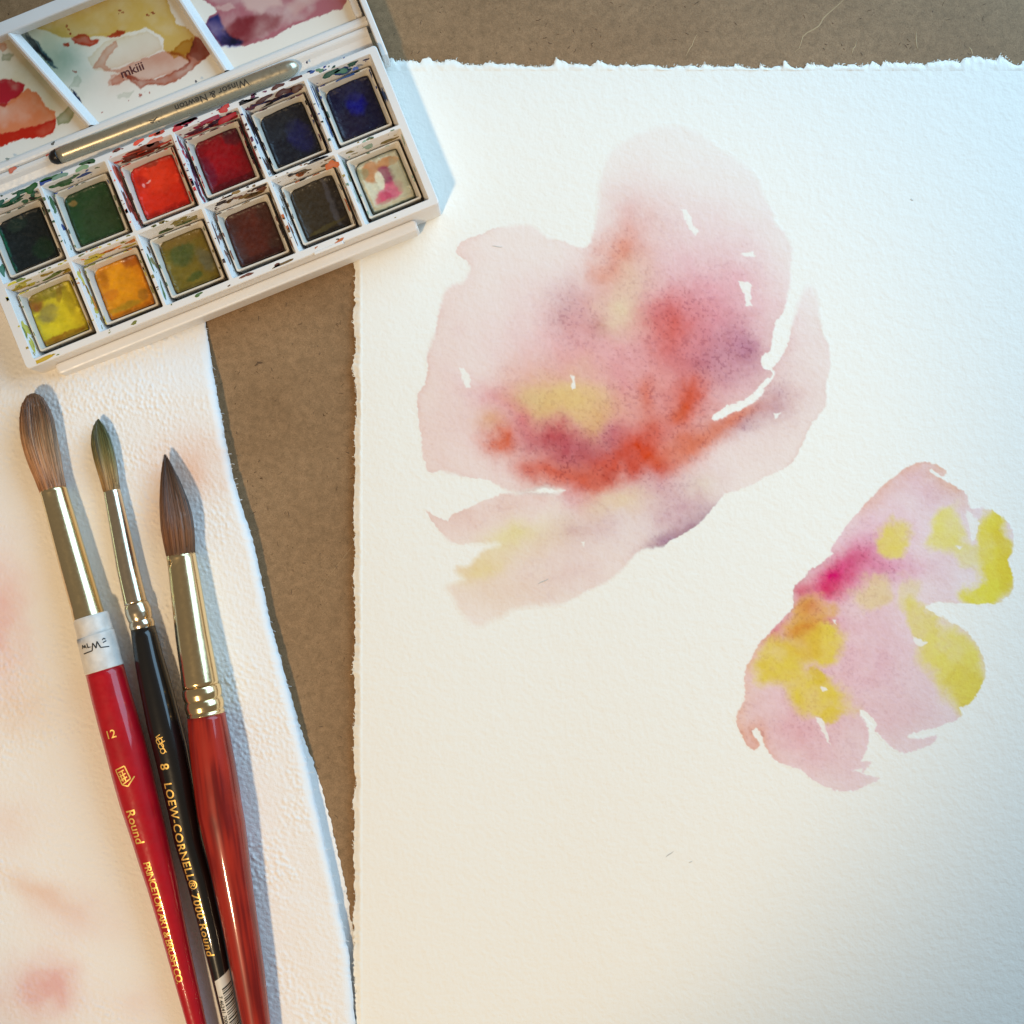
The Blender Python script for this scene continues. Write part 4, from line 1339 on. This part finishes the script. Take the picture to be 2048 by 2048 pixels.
H1.text('lettering', m_goldink, han, 'Round', 1607, radians(103), 26)
H1.text('lettering', m_goldink, han, 'PRINCETON ART & BRUSH CO.', 1712, radians(101), 20, spacing=.86)
# brush-maker's stamp: a little framed house shape with a slanted stroke
em = MB()


def stroke(T, pts, py, a0, wd, mbx):
    a_s = T.arc_of(py)
    for (x0, y0), (x1, y1) in zip(pts[:-1], pts[1:]):
        n = 5
        xx, yy_ = np.linspace(x0, x1, n), np.linspace(y0, y1, n)
        L_ = math.hypot(x1 - x0, y1 - y0) + 1e-6
        nx, ny = -(y1 - y0) / L_ * wd / 2, (x1 - x0) / L_ * wd / 2
        arc = a_s + np.concatenate([yy_ + ny, yy_ - ny])
        off = np.concatenate([xx + nx, xx - nx])
        P = T.at(arc, a0 - off / np.interp(arc, T.s, T.r), .45)
        mbx.add(P, [(k, k + 1, n + k + 1, n + k) for k in range(n - 1)])


for ln in (((-10, -18), (9, -22), (14, 4), (-4, 12), (-10, -18)), ((-6, -12), (6, -15)), ((-5, -4), (8, -8)), ((-4, 3), (9, -1)), ((-4, 12), (6, 17), (22, 2)), ((2, -14), (5, 6)), ((-3, -10), (0, 6))):
    stroke(H1, ln, 1546, radians(98), 2.4, em)
em.build('stamp', m_goldink, han)
hw_ = MB()
for ln in (((-22, 14), (-2, 12)), ((-2, 12), (2, -2), (6, 9), (10, -3), (14, 10), (30, 12)), ((-22, 4), (-20, -3), (-17, 3), (-14, -2), (-13, 4)), ((-9, -4), (-9, 4), (-5, 4)), ((-11.5, 4), (-10.8, 4.6)), ((-3.4, 4), (-2.6, 4.6)), ((20, -3), (23, -6), (26, -3)), ((20, 2), (27, 0))):
    stroke(Tp, ln, 1286, radians(86), 2.1, hw_)
hw_.build('handwriting', m_ink, tape)
finish(b1)

# --- small brush with black handle
base2 = W(300, 1324, 34)
b2 = thing('paintbrush', tuple(base2 * S), 'slim black-handled brush with an olive stained tip between the two red brushes', 'paintbrush', 'watercolour brushes laid on the paper towel')
zb = lambda y: 58 + 9 * sstep(900, 1500, y) - 10 * sstep(1700, 2100, y)
bristles(b2, [(196.5, 838, 54, .6), (197, 844, 54, 4), (198, 853, 55, 8.5), (200, 868, 56, 14), (203, 885, 56, 18), (208, 908, 57, 19.6), (213, 930, 57, 19), (219, 957, 58, 17.5), (224, 983, 58, 16)],
         48, hair_color(150, ((0, (72, 68, 36)), (.25, (98, 92, 48)), (.5, (128, 114, 66)), (.75, (164, 132, 84)), (1, (150, 114, 70))), 9, .34), 300, 8)
F2 = Tube([(223.5, 981, 58, 16.4), (224.5, 985, 58, 17), (240, 1060, 59, 19), (255, 1135, 60, 21), (268, 1190, 61, 22), (272, 1207, 61.5, 22.3)], 4)
F2.mesh('ferrule', m_nickel, b2, 56)
for (y0, y1, rr) in ((1207, 1240, 25), (1240, 1258, 24.5)):
    x_ = lambda y: np.interp(y, (1207, 1258), (272.5, 286.5))
    Tube([(x_(y0), y0, 62, 22.4), (x_(y0 + .12 * (y1 - y0)), y0 + .12 * (y1 - y0), 62, rr - 1), (x_((y0 + y1) / 2), (y0 + y1) / 2, 62, rr + .6), (x_(y1 - .12 * (y1 - y0)), y1 - .12 * (y1 - y0), 62, rr - 1), (x_(y1), y1, 62, 22.8)], 4).mesh('crimp_ring', m_nickel, b2, 48)
H2 = Tube([(286, 1256, zb(1256), 24), (299.5, 1324, zb(1324), 28.5), (308, 1360, zb(1360), 30.5), (317, 1398, zb(1398), 32), (329, 1450, zb(1450), 33.3), (341, 1498, zb(1498), 33), (353, 1555, zb(1555), 31.5), (366, 1620, zb(1620), 29), (377, 1680, zb(1680), 27.5),
           (400, 1760, zb(1760), 26), (413, 1816, zb(1816), 24.5), (426, 1870, zb(1870), 23), (441, 1940, zb(1940), 20.5), (464, 2048, zb(2048), 18), (486, 2150, zb(2150), 15), (504, 2240, zb(2240), 12)], 4)
hb = H2.mesh('handle', m_black, b2, 52)
H2.text('lettering', m_goldink, hb, '8', 1518, radians(104), 26)
H2.text('lettering', m_goldink, hb, 'LOEW-CORNELL\u00ae 7000 Round', 1556, radians(107), 24, spacing=1.08)
em = MB()
for cyy, rr in ((-6, 8), (4, 7), (14, 6)):
    th = np.linspace(0, 2 * pi, 15)
    stroke(H2, [(rr * .75 * math.cos(a) + .1 * cyy, cyy + rr * .8 * math.sin(a)) for a in th], 1480, radians(100), 1.7, em)
for ln in (((-6, -14), (4, -18)), ((-4, -14), (8, 18)), ((-7, -8), (8, -12)), ((-4, 0), (10, -4))):
    stroke(H2, ln, 1480, radians(100), 1.7, em)
em.build('stamp', m_goldink, hb)
# bar-code sticker wrapped round the lower handle
a_s, a_e = H2.arc_of(1945), H2.arc_of(2110)
arcs = np.linspace(a_s, a_e, 24)
angs = np.linspace(radians(20), radians(118), 14)
AA, TH = np.meshgrid(arcs, angs, indexing='ij')
AA = AA + (TH - radians(70)) * 9
SP = H2.at(AA.ravel(), TH.ravel(), .5)
stk = mesh_obj('barcode_sticker', SP, grid_faces(24, 14)[:, ::-1], m_sticker, b2, smooth=True)
bars = MB()
pos = a_s + 22
while pos < a_e - 6:
    wdt = random.choice((1.2, 2.0, 3.2))
    n = 8
    an = np.linspace(radians(26), radians(84), n)
    a0_, a1_ = pos + (an - radians(70)) * 9, pos + wdt + (an - radians(70)) * 9
    P = H2.at(np.concatenate([a0_, a1_]), np.concatenate([an, an]), .95)
    bars.add(P, [(k, k + 1, n + k + 1, n + k) for k in range(n - 1)])
    pos += wdt + random.choice((1.6, 2.4, 3.6))
bars.build('barcode', m_ink, stk)
H2.text('digits', m_ink, stk, '7 46241 70003', 1982, radians(103), 11).data.transform(__import__('mathutils').Matrix.Translation((0, 0, .6 * S)))
finish(b2)

# --- brush with wine red stained handle
base3 = W(426, 1430, 34)
b3 = thing('paintbrush', tuple(base3 * S), 'pointed dark-haired brush with reddish brown stained wooden handle, rightmost on the towel', 'paintbrush', 'watercolour brushes laid on the paper towel')
zd = lambda y: 72 + 13 * sstep(1000, 1550, y) - 14 * sstep(1700, 2100, y)
bristles(b3, [(330, 908, 60, .4), (331.5, 916, 61, 2.6), (334, 932, 63, 7.5), (338, 952, 65, 13.5), (343, 978, 68, 20.5), (348, 1005, 71, 26.5), (353, 1035, 73, 30.5), (356, 1060, 74, 31.5), (359, 1085, 74, 30), (362, 1112, 74, 27.5)],
         60, hair_color(210, ((0, (76, 50, 34)), (.3, (106, 74, 52)), (.6, (120, 86, 66)), (.8, (124, 80, 50)), (1, (88, 58, 36))), 6, .34), 440, 3)
F3 = Tube([(361.4, 1108, 74, 28), (362, 1112, 74, 29), (363.5, 1118, 74, 28.6), (374, 1190, zd(1190), 31), (386, 1274, zd(1274), 33.6), (397, 1340, zd(1340), 35.4), (402, 1372, zd(1372), 36.2)], 4)
F3.mesh('ferrule', m_gold2, b3, 60)
for (y0, y1) in ((1372, 1398), (1398, 1422), (1422, 1432)):
    x_ = lambda y: np.interp(y, (1372, 1432), (402, 413))
    rr = 38.4 if y1 < 1430 else 37.6
    Tube([(x_(y0), y0, zd(y0), 36), (x_(y0 + 3), y0 + 3, zd(y0), rr - .8), (x_((y0 + y1) / 2), (y0 + y1) / 2, zd(y0), rr + .5), (x_(y1 - 3), y1 - 3, zd(y0), rr - .8), (x_(y1), y1, zd(y0), 36.4)], 4).mesh('crimp_ring', m_gold2, b3, 52)


def woodcol(s_, th):
    st = .65 * fbm(th * 30, s_ / 5.0, 14, 3, 8) + .35 * vnoise(th * 16, s_ / 120, 4)
    big = fbm(th * 20, s_ / 1.3, 60, 3, 9)
    u = sstep(.30, .70, st)
    c = lin((114, 16, 13)) * (1 - u[..., None]) + lin((164, 38, 22)) * u[..., None]
    return c * (.85 + .3 * big)[..., None]


H3 = Tube([(412.5, 1429, zd(1429), 37), (418, 1470, zd(1470), 40), (426, 1523, zd(1523), 42.4), (434, 1580, zd(1580), 44), (440, 1622, zd(1622), 44.2), (446, 1650, zd(1650), 43.6), (453, 1690, zd(1690), 41.6), (464, 1755, zd(1755), 38), (475, 1816, zd(1816), 35.5),
           (496, 1940, zd(1940), 32), (513, 2048, zd(2048), 27.5), (528, 2150, zd(2150), 22), (540, 2240, zd(2240), 17)], 5)
H3.mesh('handle', m_wood, b3, 72, woodcol)
finish(b3)

# ------------------------------------------------------------------ travel brush lying in the trough
zt_ = PB + 28 + 16.5
bt = thing('travel_brush', tuple(W(350, 225, PB + 28) * S), 'small silver capped travel brush lying in the box trough behind the pans', 'paintbrush')


def line(t):
    return 105 + (598 - 105) * t, 317 + (130 - 317) * t


pts = []
for (t, rr) in ((.028, 15.6), (.10, 15.8), (.5, 16.2), (.93, 16.6), (.955, 16.2), (.972, 14.6), (.985, 11.5), (.994, 7), (.998, 1)):
    x_, y_ = line(t)
    pts.append((x_, y_, zt_, rr))
TB = Tube(pts, 3)
bar = TB.mesh('barrel', m_silver, bt, 48)
pts = []
for (t, rr) in ((-.012, 1), (-.009, 7), (-.002, 11), (.008, 14), (.026, 15.4)):
    x_, y_ = line(t)
    pts.append((x_, y_, zt_, rr))
TP = Tube(pts, 3)
TP.mesh('end_plug', m_blackplug, bt, 40)
# the maker's name, upside down as the box lies; W stands nearest the right-hand end
xg, yg, F = text_geo('Winsor & Newton', 19.5, 1.02)
arc0 = TB.s[-1] * ((500 - 105) / 493.0 - .028) / .97
arc = arc0 - xg
ang = radians(92) + (yg - 6) / np.interp(arc, TB.s, TB.r)
P = TB.at(arc, ang, .4)
mesh_obj('lettering', P, F, m_greyink, bar)
em = MB()
for ln in (((-10, -3), (-2, 0), (8, -4)), ((-6, 4), (0, -2), (8, 5)), ((-2, -6), (2, 6)), ((-9, 1), (-3, 3))):
    a_s = TB.s[-1] * ((303 - 105) / 493.0)
    for (xa_, ya_), (xb_, yb_) in zip(ln[:-1], ln[1:]):
        arc = np.array([a_s + xa_, a_s + xb_, a_s + xb_, a_s + xa_])
        an = radians(118) + np.array([ya_ - 1, yb_ - 1, yb_ + 1.2, ya_ + 1.2]) / 16
        em.add(TB.at(arc, an, .4), [(0, 1, 2, 3)])
em.build('stamp', m_greyink, bar)
finish(bt)

# ------------------------------------------------------------------ small marks of use on the sheet and on the board
def ribbon(pts, wd, z):
    mb = MB()
    p = np.array(pts, float)
    t = np.gradient(p, axis=0)
    n = np.stack([-t[:, 1], t[:, 0]], -1)
    n /= np.linalg.norm(n, axis=1)[:, None]
    ww = wd * (.35 + .65 * np.sin(np.linspace(.1, pi - .1, len(p))))[:, None] / 2
    zz_ = np.full(len(p), z)
    a, b, c = W(p[:, 0] + n[:, 0] * ww[:, 0], p[:, 1] + n[:, 1] * ww[:, 0], zz_), W(p[:, 0], p[:, 1], zz_ + .5), W(p[:, 0] - n[:, 0] * ww[:, 0], p[:, 1] - n[:, 1] * ww[:, 0], zz_)
    V = np.concatenate([a, b, c])
    m = len(p)
    F = [(k, k + 1, m + k + 1, m + k) for k in range(m - 1)] + [(m + k, m + k + 1, 2 * m + k + 1, 2 * m + k) for k in range(m - 1)]
    mb.add(V, F)
    return mb


def wob(x0, y0, x1, y1, n=9, amp=3.0, seed=0):
    t = np.linspace(0, 1, n)
    return [(x0 + (x1 - x0) * q + amp * (vnoise(q * 5, 0, seed) - .5), y0 + (y1 - y0) * q + amp * (vnoise(q * 5, 3, seed) - .5)) for q in t]


m_scr = M('scuffed_board', (176, 147, 108), .7)
m_fib = M('dark_fibre', (92, 68, 44), .7)
for k, (q, wd) in enumerate(((wob(1688, -4, 1586, 104, 14, 14, 1), 2.6), (wob(1712, 82, 1704, 108, 6, 5, 2), 2.4), (wob(1832, 62, 1834, 98, 6, 4, 3), 2.2), (wob(1938, 92, 1944, 108, 5, 4, 4), 2.6), (wob(1372, 112, 1396, 66, 7, 4, 5), 2.0), (wob(624, 1192, 742, 1046, 12, 4, 6), 1.0))):
    ribbon(q, wd, .1).build('scratch', m_scr, top)
for k in range(150):
    x, y = (random.uniform(420, 716), random.uniform(560, 1700)) if k % 3 else (random.uniform(780, 2048), random.uniform(0, 110))
    a, L_ = random.uniform(0, pi), random.uniform(3, 11)
    if k == 0:
        mbf = MB()
    r_ = ribbon(wob(x, y, x + L_ * math.cos(a), y + L_ * math.sin(a), 5, 3, k), random.uniform(.8, 1.8), .1)
    mbf.add(np.concatenate(r_.V), r_.F)
mbf.build('wood_fibers', m_fib, top, kind='stuff')
ribbon(wob(508, 730, 524, 725, 5, 5, 8), 5, .1).build('dark_fleck', m_fib, top)
m_mark = M('pencil_grey', (198, 194, 186), .7)
mk = MB()
for (x0, y0, x1, y1, wd) in ((1332, 1714, 1346, 1703, 2.4), (1076, 1168, 1096, 1158, 2.2), (1821, 398, 1826, 400, 3.5), (1378, 1726, 1384, 1722, 1.8), (984, 492, 1004, 494, 2.0)):
    q = wob(x0, y0, x1, y1, 5, 2, 3)
    r_ = ribbon(q, wd, float(paper_z(np.array(x0), np.array(y0))) + .25)
    mk.add(np.concatenate(r_.V), r_.F)
mk.build('pencil_marks', m_mark, paper, kind='stuff')
